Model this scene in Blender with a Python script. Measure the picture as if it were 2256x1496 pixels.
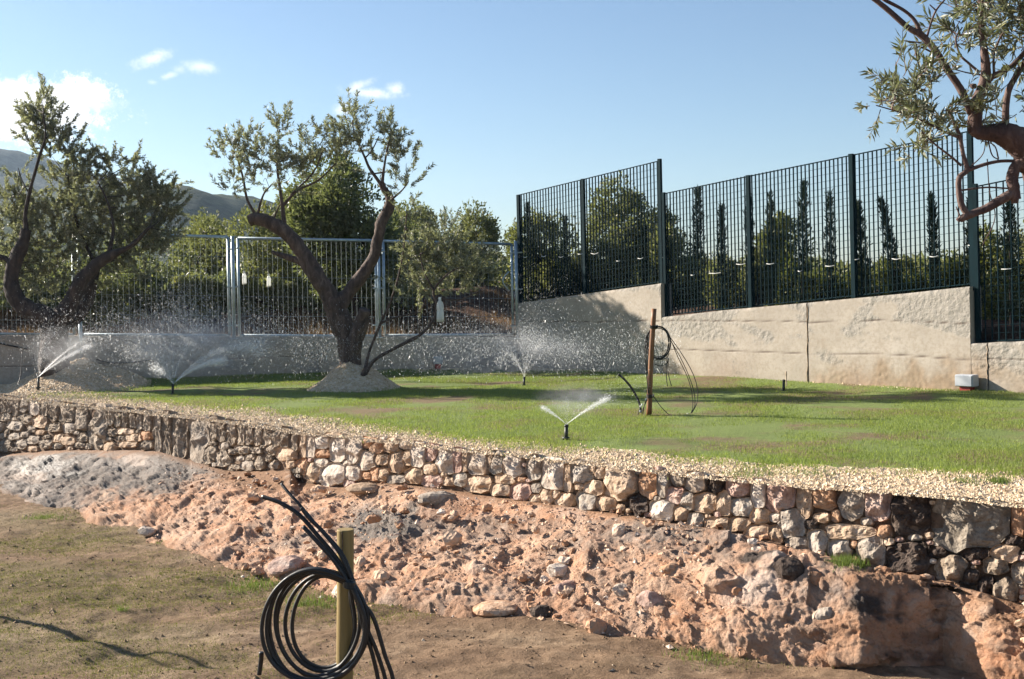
import bpy, math, random
import numpy as np
from mathutils import Vector
random.seed(7); R = np.random.default_rng(7)
for o in list(bpy.data.objects): bpy.data.objects.remove(o)
S = bpy.context.scene; COL = S.collection
# ------------------------------------------------------------------ camera
F = 2600.0; HZ = 650.0; PHI = math.radians(1.2); EYE = 1.3
CP, SP = math.cos(PHI), math.sin(PHI)
cam = bpy.data.cameras.new('camera'); camo = bpy.data.objects.new('camera', cam); COL.objects.link(camo)
cam.sensor_width = 36.0; cam.sensor_fit = 'HORIZONTAL'; cam.lens = F/2256*36.0
cam.shift_y = -(748.0-HZ)/2256.0; cam.clip_start = 0.1; cam.clip_end = 9000
camo.location = (0, 0, EYE)
from mathutils import Matrix
camo.rotation_euler = Matrix(((CP, SP, 0), (0, 0, -1), (-SP, CP, 0))).to_euler()
S.camera = camo
# ------------------------------------------------------------------ light
SUN_AZ, SUN_EL = math.radians(26), math.radians(25)      # azimuth measured from -X towards +Y
sd = Vector((-math.cos(SUN_AZ)*math.cos(SUN_EL), math.sin(SUN_AZ)*math.cos(SUN_EL), math.sin(SUN_EL)))
sl = bpy.data.lights.new('sun', 'SUN'); sl.energy = 5.0; sl.angle = math.radians(0.6); sl.color = (1.0, 0.91, 0.79)
so = bpy.data.objects.new('sun', sl); COL.objects.link(so); so.rotation_euler = sd.to_track_quat('Z', 'Y').to_euler()
W = bpy.data.worlds.new('World'); S.world = W; W.use_nodes = True
S.view_settings.view_transform = 'Standard'; S.view_settings.look = 'None'
S.view_settings.exposure = 1.45; S.view_settings.gamma = 1.0; S.view_settings.use_curve_mapping = False
S.render.resolution_x = 1024; S.render.resolution_y = 679
S.render.engine = 'CYCLES'
S.cycles.transparent_max_bounces = 24; S.cycles.max_bounces = 6; S.cycles.volume_bounces = 0
S.cycles.use_adaptive_sampling = True; S.cycles.use_denoising = True

# ------------------------------------------------------------------ pixel geometry of the place
def ray(px, py):
    xc = (px-1128.0)/F; yc = (HZ-py)/F
    return np.array([xc*CP+yc*SP, 1.0, -xc*SP+yc*CP])
def P(px, py, Y):                      # point at distance Y
    r = ray(px, py); return np.array([r[0]*Y, Y, EYE+r[2]*Y])
def G(px, py, z=0.0):                  # point on a level plane
    r = ray(px, py); t = (z-EYE)/r[2]; return np.array([r[0]*t, t, z])
def PL(px, py, A, d):                  # point on the vertical plane through A with direction d
    r = ray(px, py); n = np.array([-d[1], d[0]]); t = (A[0]*n[0]+A[1]*n[1])/(r[0]*n[0]+r[1]*n[1])
    return np.array([r[0]*t, t, EYE+r[2]*t])
def proj(p):
    p = np.atleast_2d(p); x, y, z = p[:, 0], p[:, 1], p[:, 2]-EYE
    xc = (x*CP-z*SP)/y; yc = (x*SP+z*CP)/y
    return np.stack([1128+xc*F, HZ-yc*F], 1)
def horizon(px): return HZ-math.tan(PHI)*(px-1128)
CA = np.array([0.10, 20.6]); CD = np.array([5.35, -6.6]); CD = CD/np.linalg.norm(CD)
BD = np.array([-5.3, -1.4]); BD = BD/np.linalg.norm(BD)
CN = np.array([CD[1], -CD[0]]); CN = CN if CN[1] < 0 else -CN     # towards the lawn
BN = np.array([BD[1], -BD[0]]); BN = BN if BN[1] < 0 else -BN
def Wp(px, py, back=0.0): return PL(px, py, CA-CN*back, CD)
def Bp(px, py, back=0.0): return PL(px, py, CA-BN*back, BD)

# ------------------------------------------------------------------ noise
def _h(ix, iy, iz, s):
    n = (ix*73856093) ^ (iy*19349663) ^ (iz*83492791) ^ (s*2654435761)
    n = (n ^ (n >> 13))*1274126177 & 0x7fffffff
    n = (n ^ (n >> 15))*2246822519 & 0x7fffffff
    return ((n ^ (n >> 12)) & 0xffff)/65535.0
def vn(p, s=0):
    i = np.floor(p).astype(np.int64); f = p-i; f = f*f*(3-2*f); r = 0
    for dx in (0, 1):
        for dy in (0, 1):
            for dz in (0, 1):
                w = (f[:, 0] if dx else 1-f[:, 0])*(f[:, 1] if dy else 1-f[:, 1])*(f[:, 2] if dz else 1-f[:, 2])
                r = r+w*_h(i[:, 0]+dx, i[:, 1]+dy, i[:, 2]+dz, s)
    return r*2-1
def fbm(p, o=4, s=0, g=.5):
    a, r = 1.0, 0
    for k in range(o): r = r+a*vn(p*2**k+17.3*k, s+k); a *= g
    return r
def worley(p, s=0):
    i = np.floor(p).astype(np.int64); f1 = np.full(len(p), 9.); f2 = f1.copy(); cid = np.zeros(len(p))
    for dx in (-1, 0, 1):
        for dy in (-1, 0, 1):
            for dz in (-1, 0, 1):
                a, b, c = i[:, 0]+dx, i[:, 1]+dy, i[:, 2]+dz
                q = np.stack([a+_h(a, b, c, s), b+_h(a, b, c, s+1), c+_h(a, b, c, s+2)], 1)
                d = np.linalg.norm(p-q, axis=1); m = d < f1
                f2 = np.where(m, f1, np.minimum(f2, d)); cid = np.where(m, _h(a, b, c, s+3), cid); f1 = np.where(m, d, f1)
    return f1, f2, cid
def facet(p, s=0):
    i = np.floor(p).astype(np.int64); f1 = np.full(len(p), 9.); h = np.zeros(len(p)); ci = h.copy()
    for dx in (-1, 0, 1):
        for dy in (-1, 0, 1):
            for dz in (-1, 0, 1):
                a, b, c = i[:, 0]+dx, i[:, 1]+dy, i[:, 2]+dz
                q = p-np.stack([a+_h(a, b, c, s), b+_h(a, b, c, s+1), c+_h(a, b, c, s+2)], 1)
                g = np.stack([_h(a, b, c, s+4), _h(a, b, c, s+5), _h(a, b, c, s+6)], 1)*2-1
                d = np.abs(q).max(1)*.5+np.linalg.norm(q, axis=1)*.5; m = d < f1; k = _h(a, b, c, s+3)
                h = np.where(m, (q*g).sum(1)*1.3+(k-.5)*.8, h); ci = np.where(m, k, ci); f1 = np.where(m, d, f1)
    return h, ci, f1
def sm(a, b, x):
    t = np.clip((x-a)/(b-a), 0, 1); return t*t*(3-2*t)

# ------------------------------------------------------------------ mesh + tagging helpers
def mesh(name, V, Fc, smooth=False, attrs=None):
    V = np.asarray(V, dtype=np.float32); m = bpy.data.meshes.new(name)
    if isinstance(Fc, np.ndarray):
        k = Fc.shape[1]; loops = Fc.ravel().astype(np.int32); n = len(Fc)
        starts = np.arange(n, dtype=np.int32)*k; tot = np.full(n, k, dtype=np.int32)
    else:
        n = len(Fc); tot = np.array([len(f) for f in Fc], dtype=np.int32)
        loops = np.array([i for f in Fc for i in f], dtype=np.int32); starts = np.concatenate([[0], np.cumsum(tot)[:-1]]).astype(np.int32)
    m.vertices.add(len(V)); m.vertices.foreach_set('co', V.ravel())
    m.loops.add(len(loops)); m.loops.foreach_set('vertex_index', loops)
    m.polygons.add(n); m.polygons.foreach_set('loop_start', starts); m.polygons.foreach_set('loop_total', tot)
    m.polygons.foreach_set('use_smooth', np.full(n, bool(smooth)))
    m.update(calc_edges=True); m.validate()
    for k, v in (attrs or {}).items():
        a = m.attributes.new(k, 'FLOAT', 'POINT'); a.data.foreach_set('value', np.asarray(v, dtype=np.float32))
    return m
def obj(name, V, Fc, mt, parent=None, smooth=False, attrs=None, loc=None):
    V = np.asarray(V, dtype=np.float64)
    if parent is not None: V = V-np.array(root_loc(parent))
    elif loc is not None: V = V-np.array(loc)
    o = bpy.data.objects.new(name, mesh(name, V, Fc, smooth, attrs)); COL.objects.link(o)
    if mt: o.data.materials.append(mt)
    if parent is not None: o.parent = parent
    elif loc is not None: o.location = loc
    return o
def root_loc(o):
    l = Vector((0, 0, 0))
    while o is not None: l = l+o.location; o = o.parent
    return l
def thing(name, label, cat, loc, group=None):
    o = bpy.data.objects.new(name, None); COL.objects.link(o); o.location = [float(v) for v in loc]
    return tag(o, label, cat, group)
def tag(o, label=None, cat=None, group=None, kind=None):
    if label: o['label'] = label
    if cat: o['category'] = cat
    if group: o['group'] = group
    if kind: o['kind'] = kind
    return o
def join(parts):
    V, Fs, n = [], [], 0
    for v, f in parts:
        V.append(np.asarray(v)); Fs += [tuple(int(i)+n for i in q) for q in f]; n += len(v)
    return np.concatenate(V), Fs
def cr(pts, n=6):                                # Catmull-Rom through rows of any width
    p = np.asarray(pts, dtype=float); q = np.vstack([2*p[0]-p[1], p, 2*p[-1]-p[-2]]); out = []
    for i in range(1, len(q)-2):
        for k in range(n):
            t = k/n; a, b, c, d = q[i-1], q[i], q[i+1], q[i+2]
            out.append(.5*((2*b)+(c-a)*t+(2*a-5*b+4*c-d)*t*t+(3*b-a-3*c+d)*t**3))
    out.append(p[-1]); return np.array(out)
def tube(pts, rad, n=8, lump=0.0, closed=False, cap=True, seed=0, ls=6.0):
    p = np.asarray(pts, dtype=float); m = len(p); rad = np.broadcast_to(np.asarray(rad, dtype=float), (m,))
    T = np.gradient(p, axis=0)
    if closed: T = np.roll(p, -1, 0)-np.roll(p, 1, 0)
    T = T/(np.linalg.norm(T, axis=1)[:, None]+1e-9)
    u = np.cross(T[0], [0.3, 1, .2]); u /= np.linalg.norm(u); V = []
    ang = np.arange(n)*2*math.pi/n
    for i in range(m):
        u = u-T[i]*np.dot(u, T[i]); u /= np.linalg.norm(u)+1e-9; w = np.cross(T[i], u)
        V.append(p[i]+rad[i]*(np.cos(ang)[:, None]*u+np.sin(ang)[:, None]*w))
    V = np.array(V).reshape(-1, 3)
    if lump:
        c = np.repeat(p, n, 0); r = np.repeat(rad, n)
        d = (V-c); tt = np.repeat(T, n, 0); al = (V*tt).sum(1)[:, None]*tt; w = V-al*.75
        f = 1+lump*(.6*fbm(V*ls+seed*3.1, 3, seed)-.55*np.abs(fbm(w*ls*3.2+seed, 3, seed+5))+.08); V = c+d*f[:, None]
    Fc = []
    for i in range(m if closed else m-1):
        j = (i+1) % m
        for k in range(n):
            l = (k+1) % n; Fc.append((i*n+k, i*n+l, j*n+l, j*n+k))
    if cap and not closed:
        V = np.vstack([V, p[:1], p[-1:]]); a, b = len(V)-2, len(V)-1
        for k in range(n):
            Fc.append((a, (k+1) % n, k)); Fc.append((b, (m-1)*n+k, (m-1)*n+(k+1) % n))
    return V, Fc
def box(c, s, ax=None, bev=0.0):
    c = np.array(c, dtype=float); s = np.array(s, dtype=float)/2
    A = np.eye(3) if ax is None else np.array(ax)
    if bev <= 0:
        L = [(x, y, z) for x in (-1, 1) for y in (-1, 1) for z in (-1, 1)]
        V = np.array([c+(np.array(l)*s)@A for l in L])
        return V, [(0, 1, 3, 2), (4, 6, 7, 5), (0, 4, 5, 1), (2, 3, 7, 6), (0, 2, 6, 4), (1, 5, 7, 3)]
    V = []; prof = [(-1, 1-bev/s[2]*0), ]
    V, Fc = [], []
    rings = [(-s[2], bev), (-s[2]+bev, 0), (s[2]-bev, 0), (s[2], bev)]
    for z, b in rings:
        x, y = s[0]-b, s[1]-b; k = min(bev, x*.5, y*.5)
        for q in ((-x+k, -y), (x-k, -y), (x, -y+k), (x, y-k), (x-k, y), (-x+k, y), (-x, y-k), (-x, -y+k)): V.append((q[0], q[1], z))
    for i in range(3):
        for k in range(8): l = (k+1) % 8; Fc.append((i*8+k, i*8+l, i*8+8+l, i*8+8+k))
    Fc.append(tuple(range(7, -1, -1))); Fc.append(tuple(range(24, 32)))
    return c+np.array(V)@A, Fc
def grid(nu, nv):
    a = np.arange(nu-1)[:, None]*nv+np.arange(nv-1)[None, :]; a = a.ravel()
    return np.stack([a, a+nv, a+nv+1, a+1], 1)

# ------------------------------------------------------------------ materials
def nt(name):
    m = bpy.data.materials.new(name); m.use_nodes = True; t = m.node_tree; b = t.nodes['Principled BSDF']
    return m, t, b
def node(t, k, **kw):
    n = t.nodes.new(k)
    for a, v in kw.items(): setattr(n, a, v)
    return n
def ramp(t, fac, stops):
    r = node(t, 'ShaderNodeValToRGB'); e = r.color_ramp.elements
    while len(e) < len(stops): e.new(0.5)
    for i, (p, c) in enumerate(stops): e[i].position = p; e[i].color = (*c, 1) if len(c) == 3 else c
    if fac is not None: t.links.new(fac, r.inputs[0])
    return r.outputs[0]
def noise(t, scale, detail=6, rough=.55, vec=None, kind='ShaderNodeTexNoise', dist=0.0):
    n = node(t, kind); n.inputs['Scale'].default_value = scale
    if kind == 'ShaderNodeTexNoise':
        n.inputs['Detail'].default_value = detail; n.inputs['Roughness'].default_value = rough; n.inputs['Distortion'].default_value = dist
    if vec is not None: t.links.new(vec, n.inputs['Vector'])
    return n
def coord(t, sc=(1, 1, 1), kind='Object'):
    tc = node(t, 'ShaderNodeTexCoord'); mp = node(t, 'ShaderNodeMapping'); mp.inputs['Scale'].default_value = sc
    t.links.new(tc.outputs[kind], mp.inputs[0]); return mp.outputs[0]
def mix(t, fac, a, b, mode='MIX'):
    m = node(t, 'ShaderNodeMix', data_type='RGBA', blend_type=mode)
    for s, v in ((0, fac), (6, a), (7, b)):
        if isinstance(v, (int, float)): m.inputs[s].default_value = v
        elif isinstance(v, tuple): m.inputs[s].default_value = (*v, 1)
        else: t.links.new(v, m.inputs[s])
    return m.outputs[2]
def math_(t, op, a, b=None):
    m = node(t, 'ShaderNodeMath', operation=op)
    for s, v in ((0, a), (1, b)):
        if v is None: continue
        if isinstance(v, (int, float)): m.inputs[s].default_value = v
        else: t.links.new(v, m.inputs[s])
    return m.outputs[0]
def attr(t, n): a = node(t, 'ShaderNodeAttribute'); a.attribute_name = n; return a.outputs['Fac']
def bump(t, b, hs, strength=.6, dist=.02):
    prev = None
    for h, s, d in hs:
        bp = node(t, 'ShaderNodeBump'); bp.inputs['Strength'].default_value = s; bp.inputs['Distance'].default_value = d
        t.links.new(h, bp.inputs['Height'])
        if prev: t.links.new(prev, bp.inputs['Normal'])
        prev = bp.outputs[0]
    t.links.new(prev, b.inputs['Normal'])
def simple(name, c, rough=.7, metal=0.0, var=.25, scale=8.0, bm=.3, bs=40.0, bd=.005, spec=.4):
    m, t, b = nt(name); v = coord(t)
    n = noise(t, scale, 5, .6, v); lo = tuple(x*(1-var) for x in c); hi = tuple(min(1, x*(1+var)) for x in c)
    t.links.new(ramp(t, n.outputs[0], [(.3, lo), (.7, hi)]), b.inputs['Base Color'])
    b.inputs['Roughness'].default_value = rough; b.inputs['Metallic'].default_value = metal; b.inputs['Specular IOR Level'].default_value = spec
    if bm: bump(t, b, [(noise(t, bs, 4, .6, v).outputs[0], bm, bd)])
    return m
def leafmat(name, top, under, trans=.25, rough=.45, spec=.35):
    m, t, b = nt(name); g = node(t, 'ShaderNodeNewGeometry'); v = coord(t)
    r = g.outputs['Random Per Island']
    lo = tuple(x*.65 for x in top); hi = tuple(x*1.45 for x in top)
    c = ramp(t, r, [(0., lo), (.5, top), (.92, hi), (1., (hi[0]*1.5, hi[1]*1.25, hi[2]*.9))])
    c = mix(t, g.outputs['Backfacing'], c, under)
    t.links.new(c, b.inputs['Base Color']); b.inputs['Roughness'].default_value = rough; b.inputs['Specular IOR Level'].default_value = spec
    tr = node(t, 'ShaderNodeBsdfTranslucent'); ct = mix(t, 1.0, c, (1.1, 1.2, .65), 'MULTIPLY'); t.links.new(ct, tr.inputs[0])
    ms = node(t, 'ShaderNodeMixShader'); ms.inputs[0].default_value = trans
    t.links.new(b.outputs[0], ms.inputs[1]); t.links.new(tr.outputs[0], ms.inputs[2])
    t.links.new(ms.outputs[0], t.nodes['Material Output'].inputs[0]); return m
M = {}
M['leaf'] = leafmat('olive_leaf', (.18, .18, .12), (.33, .33, .27), .36)
M['leaf_near'] = leafmat('olive_leaf_near', (.12, .13, .07), (.30, .31, .24), .2)
M['leaf_bg'] = leafmat('tree_leaf_far', (.15, .155, .065), (.20, .205, .12), .4)
M['leaf_dark'] = leafmat('tree_leaf_dark', (.12, .135, .065), (.16, .17, .10), .42)
M['leaf_yel'] = leafmat('shrub_leaf_yellow', (.13, .14, .035), (.17, .18, .07), .3)
M['cypress'] = leafmat('cypress_leaf', (.022, .04, .022), (.03, .05, .03), .1, .7)
M['blade'] = leafmat('grass_blade', (.215, .26, .07), (.22, .26, .075), .42, .6, .2)
M['blade_dry'] = leafmat('dry_grass_blade', (.20, .12, .07), (.22, .13, .08), .3, .8, .1)
M['tuft'] = leafmat('tuft_blade', (.15, .20, .055), (.15, .2, .05), .3, .6, .2)
M['blade_low'] = leafmat('sparse_grass_blade', (.17, .17, .06), (.17, .17, .06), .3, .7, .1)
M['steel'] = simple('galvanised_steel', (.40, .47, .50), .45, .75, .2, 14, .1)
M['wire'] = simple('galvanised_wire', (.30, .34, .34), .5, .6, .1, 5, 0)
M['green'] = simple('green_powder_coat', (.003, .016, .021), .8, .0, .25, 6, 0, spec=.1)
M['hose'] = simple('black_polyethylene', (.013, .013, .014), .42, 0, .5, 30, .25, 120, .002, spec=.5)
def dusty():
    t = M['hose'].node_tree; b = t.nodes['Principled BSDF']; n = noise(t, 22, 6, .7, coord(t)); rr = node(t, 'ShaderNodeMapRange'); rr.inputs[1].default_value = .35; rr.inputs[2].default_value = .65; rr.inputs[3].default_value = .33; rr.inputs[4].default_value = .75
    t.links.new(n.outputs[0], rr.inputs[0]); t.links.new(rr.outputs[0], b.inputs['Roughness'])
    t.links.new(ramp(t, n.outputs[0], [(.5, (.012, .012, .013)), (.75, (.05, .042, .035))]), b.inputs['Base Color'])
dusty()
M['plastic_dark'] = simple('dark_plastic', (.02, .022, .02), .5, 0, .2, 8, 0)
M['box_grey'] = simple('grey_enamel', (.42, .44, .46), .5, 0, .06, 8, 0)
M['red'] = simple('red_conduit', (.30, .03, .025), .55, 0, .2, 10, 0)
M['tie'] = simple('white_tape', (.75, .74, .70), .6, 0, .1, 10, 0)
M['soil_dark'] = simple('dark_earth', (.05, .032, .02), .95, 0, .4, 9, .8, 30, .02)
M['core'] = simple('joint_earth', (.15, .095, .06), .95, 0, .45, 25, .8, 60, .02)
def bark(name, a, b_, c):
    m, t, b = nt(name); v = coord(t, (1, 1, .35)); n = noise(t, 14, 8, .65, v, dist=.6); n2 = noise(t, 60, 6, .7, v)
    t.links.new(ramp(t, n.outputs[0], [(.3, a), (.52, b_), (.72, c)]), b.inputs['Base Color']); b.inputs['Roughness'].default_value = .9
    bump(t, b, [(n.outputs[0], .9, .03), (n2.outputs[0], .7, .008)]); return m
M['bark'] = bark('olive_bark', (.030, .021, .017), (.085, .057, .044), (.17, .125, .10))
M['bark_near'] = bark('olive_bark_near', (.04, .024, .022), (.11, .065, .055), (.22, .155, .125))
M['bark_dark'] = bark('olive_bark_backlit', (.018, .014, .012), (.045, .032, .026), (.09, .065, .05))  # darker bark copy: the backlit shade of the left olive trunk, put into colour
def woodmat():
    m, t, b = nt('treated_pine'); v = coord(t, (1, 1, .06)); n = noise(t, 55, 6, .6, v); n2 = noise(t, 7, 3, .5, coord(t, (1, 1, .5)))
    c = ramp(t, n.outputs[0], [(.3, (.17, .10, .03)), (.6, (.34, .22, .075)), (.8, (.42, .29, .11))])
    c = mix(t, n2.outputs[0], c, (.22, .17, .06)); t.links.new(c, b.inputs['Base Color']); b.inputs['Roughness'].default_value = .75
    bump(t, b, [(n.outputs[0], .4, .003)]); return m
M['wood'] = woodmat()
def woodmat2():
    m, t, b = nt('wet_pine'); v = coord(t, (1, 1, .06)); n = noise(t, 55, 6, .6, v)
    t.links.new(ramp(t, n.outputs[0], [(.3, (.12, .045, .014)), (.7, (.27, .115, .04))]), b.inputs['Base Color']); b.inputs['Roughness'].default_value = .55
    return m
M['wood_wet'] = woodmat2()
def gravelmat(name, stops, sc=1.0, isl=True):
    m, t, b = nt(name); v = coord(t); vo = noise(t, 30*sc, vec=v, kind='ShaderNodeTexVoronoi'); n = noise(t, 2.2, 4, .6, v)
    if isl:
        g = node(t, 'ShaderNodeNewGeometry'); c = ramp(t, g.outputs['Random Per Island'], stops)
    else:
        sep = node(t, 'ShaderNodeSeparateColor'); t.links.new(vo.outputs['Color'], sep.inputs[0]); c = ramp(t, sep.outputs[0], stops)
        c = mix(t, math_(t, 'MULTIPLY', n.outputs[0], .3), c, tuple(x*.7 for x in stops[0][1]))
    t.links.new(c, b.inputs['Base Color']); b.inputs['Roughness'].default_value = .85; b.inputs['Specular IOR Level'].default_value = .25
    bump(t, b, [(vo.outputs['Distance'], .8, .02), (noise(t, 70, 5, .6, v).outputs[0], .6, .008)]); return m
GST = [(0., (.46, .33, .20)), (.35, (.60, .45, .29)), (.7, (.68, .53, .36)), (1., (.74, .63, .48))]
M['gravel'] = gravelmat('gravel_ground', GST, 1, False); M['pebble'] = gravelmat('gravel_pebble', GST)
def rockmat():
    m, t, b = nt('red_rock'); v = coord(t); n1 = noise(t, 2.1, 8, .6, v, dist=.5); n2 = noise(t, 11, 8, .62, v); n3 = noise(t, 55, 8, .65, v)
    c = ramp(t, n1.outputs[0], [(.30, (.44, .21, .11)), (.5, (.55, .305, .18)), (.68, (.59, .39, .27))])
    c = mix(t, ramp(t, n2.outputs[0], [(.46, (0, 0, 0)), (.68, (.7,)*3)]), c, (.50, .36, .26))
    g = mix(t, n2.outputs[0], (.10, .085, .075), (.30, .255, .215))
    c = mix(t, attr(t, 'grey'), c, g)
    c = mix(t, math_(t, 'MULTIPLY', attr(t, 'soil'), .9), c, mix(t, n3.outputs[0], (.15, .075, .035), (.30, .165, .085)))
    c = mix(t, ramp(t, n3.outputs[0], [(.34, (.5,)*3), (.48, (0, 0, 0))]), c, (.24, .13, .075))
    pale = attr(t, 'pale'); c = mix(t, pale, c, (.55, .43, .35))
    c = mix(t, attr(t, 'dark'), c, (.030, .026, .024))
    t.links.new(c, b.inputs['Base Color'])
    w = attr(t, 'wet'); rr = node(t, 'ShaderNodeMapRange'); rr.inputs[3].default_value = .88; rr.inputs[4].default_value = .27
    t.links.new(w, rr.inputs[0]); t.links.new(rr.outputs[0], b.inputs['Roughness']); b.inputs['Specular IOR Level'].default_value = .4
    bump(t, b, [(n2.outputs[0], .7, .035), (n3.outputs[0], 1., .022), (noise(t, 130, 5, .7, v).outputs[0], .8, .008)]); return m
M['rock'] = rockmat()
def stonemat(name, stops, bumps=1.0, isl=False):
    m, t, b = nt(name); v = coord(t); oi = node(t, 'ShaderNodeObjectInfo')
    off = node(t, 'ShaderNodeVectorMath', operation='ADD'); t.links.new(v, off.inputs[0])
    cmb = node(t, 'ShaderNodeCombineXYZ')
    for k in range(3): t.links.new(math_(t, 'MULTIPLY', oi.outputs['Random'], 17.0+k*9), cmb.inputs[k])
    t.links.new(cmb.outputs[0], off.inputs[1]); vv = off.outputs[0]
    n1 = noise(t, 7, 7, .6, vv, dist=.4); n2 = noise(t, 45, 7, .65, vv); n3 = noise(t, 18, 4, .5, vv)
    c = ramp(t, n1.outputs[0], stops)
    lo = tuple(x*.62 for x in stops[0][1]); c = mix(t, ramp(t, n2.outputs[0], [(.35, (.7,)*3), (.55, (0, 0, 0))]), c, lo)
    c = mix(t, 1.0, c, ramp(t, oi.outputs['Random'], [(0, (.86, .82, .78)), (1, (1.1, 1.1, 1.1))]), 'MULTIPLY')
    t.links.new(c, b.inputs['Base Color']); b.inputs['Roughness'].default_value = .85; b.inputs['Specular IOR Level'].default_value = .25
    bump(t, b, [(n3.outputs[0], .5*bumps, .03), (n2.outputs[0], .6*bumps, .010)]); return m
M['st_p'] = stonemat('pale_limestone', [(.35, (.43, .35, .28)), (.5, (.54, .46, .385)), (.7, (.60, .53, .46))], .7)
M['st_t'] = stonemat('tan_limestone', [(.3, (.36, .25, .165)), (.5, (.48, .355, .25)), (.7, (.56, .45, .35))])
M['st_o'] = stonemat('orange_stone', [(.3, (.38, .20, .11)), (.5, (.48, .29, .175)), (.7, (.53, .39, .28))])
M['st_k'] = stonemat('pink_stone', [(.3, (.35, .21, .16)), (.5, (.46, .32, .26)), (.7, (.52, .42, .36))])
M['st_g'] = stonemat('grey_limestone', [(.3, (.25, .20, .155)), (.5, (.37, .315, .26)), (.7, (.46, .41, .355))])
M['st_w'] = stonemat('weathered_limestone', [(.3, (.19, .145, .105)), (.5, (.33, .265, .20)), (.7, (.46, .385, .31))], 1.5)
M['st_d'] = stonemat('dark_porous_stone', [(.3, (.040, .028, .022)), (.5, (.085, .06, .047)), (.7, (.17, .13, .10))], 2.0)
M['st_s'] = stonemat('slab_limestone', [(.3, (.16, .13, .10)), (.5, (.25, .21, .165)), (.7, (.34, .30, .245))], 1.8)
def concretemat():
    m, t, b = nt('cast_concrete'); v = coord(t); n1 = noise(t, 1.3, 6, .6, v); n2 = noise(t, 22, 8, .6, v); n3 = noise(t, 90, 4, .6, v)
    c = ramp(t, n1.outputs[0], [(.3, (.335, .29, .24)), (.55, (.415, .365, .305)), (.75, (.46, .41, .355))])
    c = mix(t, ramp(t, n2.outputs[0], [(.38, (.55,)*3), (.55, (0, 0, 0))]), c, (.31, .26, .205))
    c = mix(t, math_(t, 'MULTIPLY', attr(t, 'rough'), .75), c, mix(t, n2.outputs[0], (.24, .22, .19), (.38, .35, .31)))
    c = mix(t, math_(t, 'MULTIPLY', attr(t, 'stain'), .9), c, mix(t, n2.outputs[0], (.22, .155, .10), (.34, .26, .18)))
    c = mix(t, attr(t, 'groove'), c, (.13, .10, .08))
    t.links.new(c, b.inputs['Base Color']); b.inputs['Roughness'].default_value = .9; b.inputs['Specular IOR Level'].default_value = .2
    st = node(t, 'ShaderNodeMapRange'); st.inputs[3].default_value = .12; st.inputs[4].default_value = .6; t.links.new(attr(t, 'rough'), st.inputs[0])
    bp = node(t, 'ShaderNodeBump'); bp.inputs['Distance'].default_value = .02; t.links.new(st.outputs[0], bp.inputs['Strength'])
    t.links.new(noise(t, 32, 6, .6, v).outputs[0], bp.inputs['Height']); t.links.new(bp.outputs[0], b.inputs['Normal']); return m
M['concrete'] = concretemat()
def soilmat():
    m, t, b = nt('lower_soil'); v = coord(t); vs = coord(t, (.55, 1.0, 1)); n1 = noise(t, 1.1, 7, .62, vs, dist=.4); n2 = noise(t, 9, 8, .65, v); n3 = noise(t, 60, 8, .7, v); n4 = noise(t, .7, 5, .6, vs)
    c = ramp(t, n1.outputs[0], [(.32, (.20, .12, .07)), (.5, (.31, .205, .125)), (.68, (.41, .30, .195))])
    c = mix(t, ramp(t, n2.outputs[0], [(.4, (.7,)*3), (.6, (0, 0, 0))]), c, (.13, .08, .045))
    c = mix(t, math_(t, 'MULTIPLY', ramp(t, n4.outputs[0], [(.46, (0, 0, 0)), (.62, (1, 1, 1))]), .4), c, (.13, .115, .045))
    c = mix(t, ramp(t, n3.outputs[0], [(.6, (0, 0, 0)), (.72, (.6,)*3)]), c, (.36, .27, .18))
    t.links.new(c, b.inputs['Base Color']); b.inputs['Roughness'].default_value = .92; b.inputs['Specular IOR Level'].default_value = .2
    bump(t, b, [(n2.outputs[0], .8, .06), (n3.outputs[0], 1.0, .02)]); return m
M['soil'] = soilmat()
def turfmat():
    m, t, b = nt('turf_base'); v = coord(t); n1 = noise(t, .9, 6, .6, v, dist=.3); n2 = noise(t, 14, 8, .65, v)
    c = mix(t, n2.outputs[0], (.11, .15, .03), (.19, .25, .05))
    c = mix(t, ramp(t, n1.outputs[0], [(.48, (0, 0, 0)), (.60, (.9,)*3)]), c, mix(t, n2.outputs[0], (.11, .065, .035), (.24, .155, .08)))
    t.links.new(c, b.inputs['Base Color']); b.inputs['Roughness'].default_value = .95
    bump(t, b, [(n2.outputs[0], .8, .03), (noise(t, 60, 6, .7, v).outputs[0], 1., .02)]); return m
M['turf'] = turfmat()
def farmat(name, a, b_, c_, s1, s2):
    m, t, b = nt(name); v = coord(t); n1 = noise(t, s1, 8, .65, v, dist=.4); n2 = noise(t, s2, 8, .7, v)
    c = ramp(t, n1.outputs[0], [(.35, a), (.52, b_), (.68, c_)]); c = mix(t, ramp(t, n2.outputs[0], [(.4, (.8,)*3), (.6, (0, 0, 0))]), c, tuple(x*.45 for x in a))
    t.links.new(c, b.inputs['Base Color']); b.inputs['Roughness'].default_value = .95; b.inputs['Specular IOR Level'].default_value = .1
    bump(t, b, [(n2.outputs[0], .9, 4.0/s2*.2)]); return m
M['hill_g'] = farmat('green_hill', (.045, .06, .03), (.08, .10, .045), (.15, .15, .08), .03, .35)
M['hill_m'] = farmat('rocky_mountain', (.04, .05, .035), (.08, .085, .065), (.16, .15, .13), .018, .2)
M['bank'] = farmat('dry_bank', (.08, .05, .035), (.14, .085, .06), (.20, .13, .09), .8, 7)
M['road'] = simple('road_asphalt', (.20, .195, .19), .9, 0, .1, 3, .3, 40)
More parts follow.
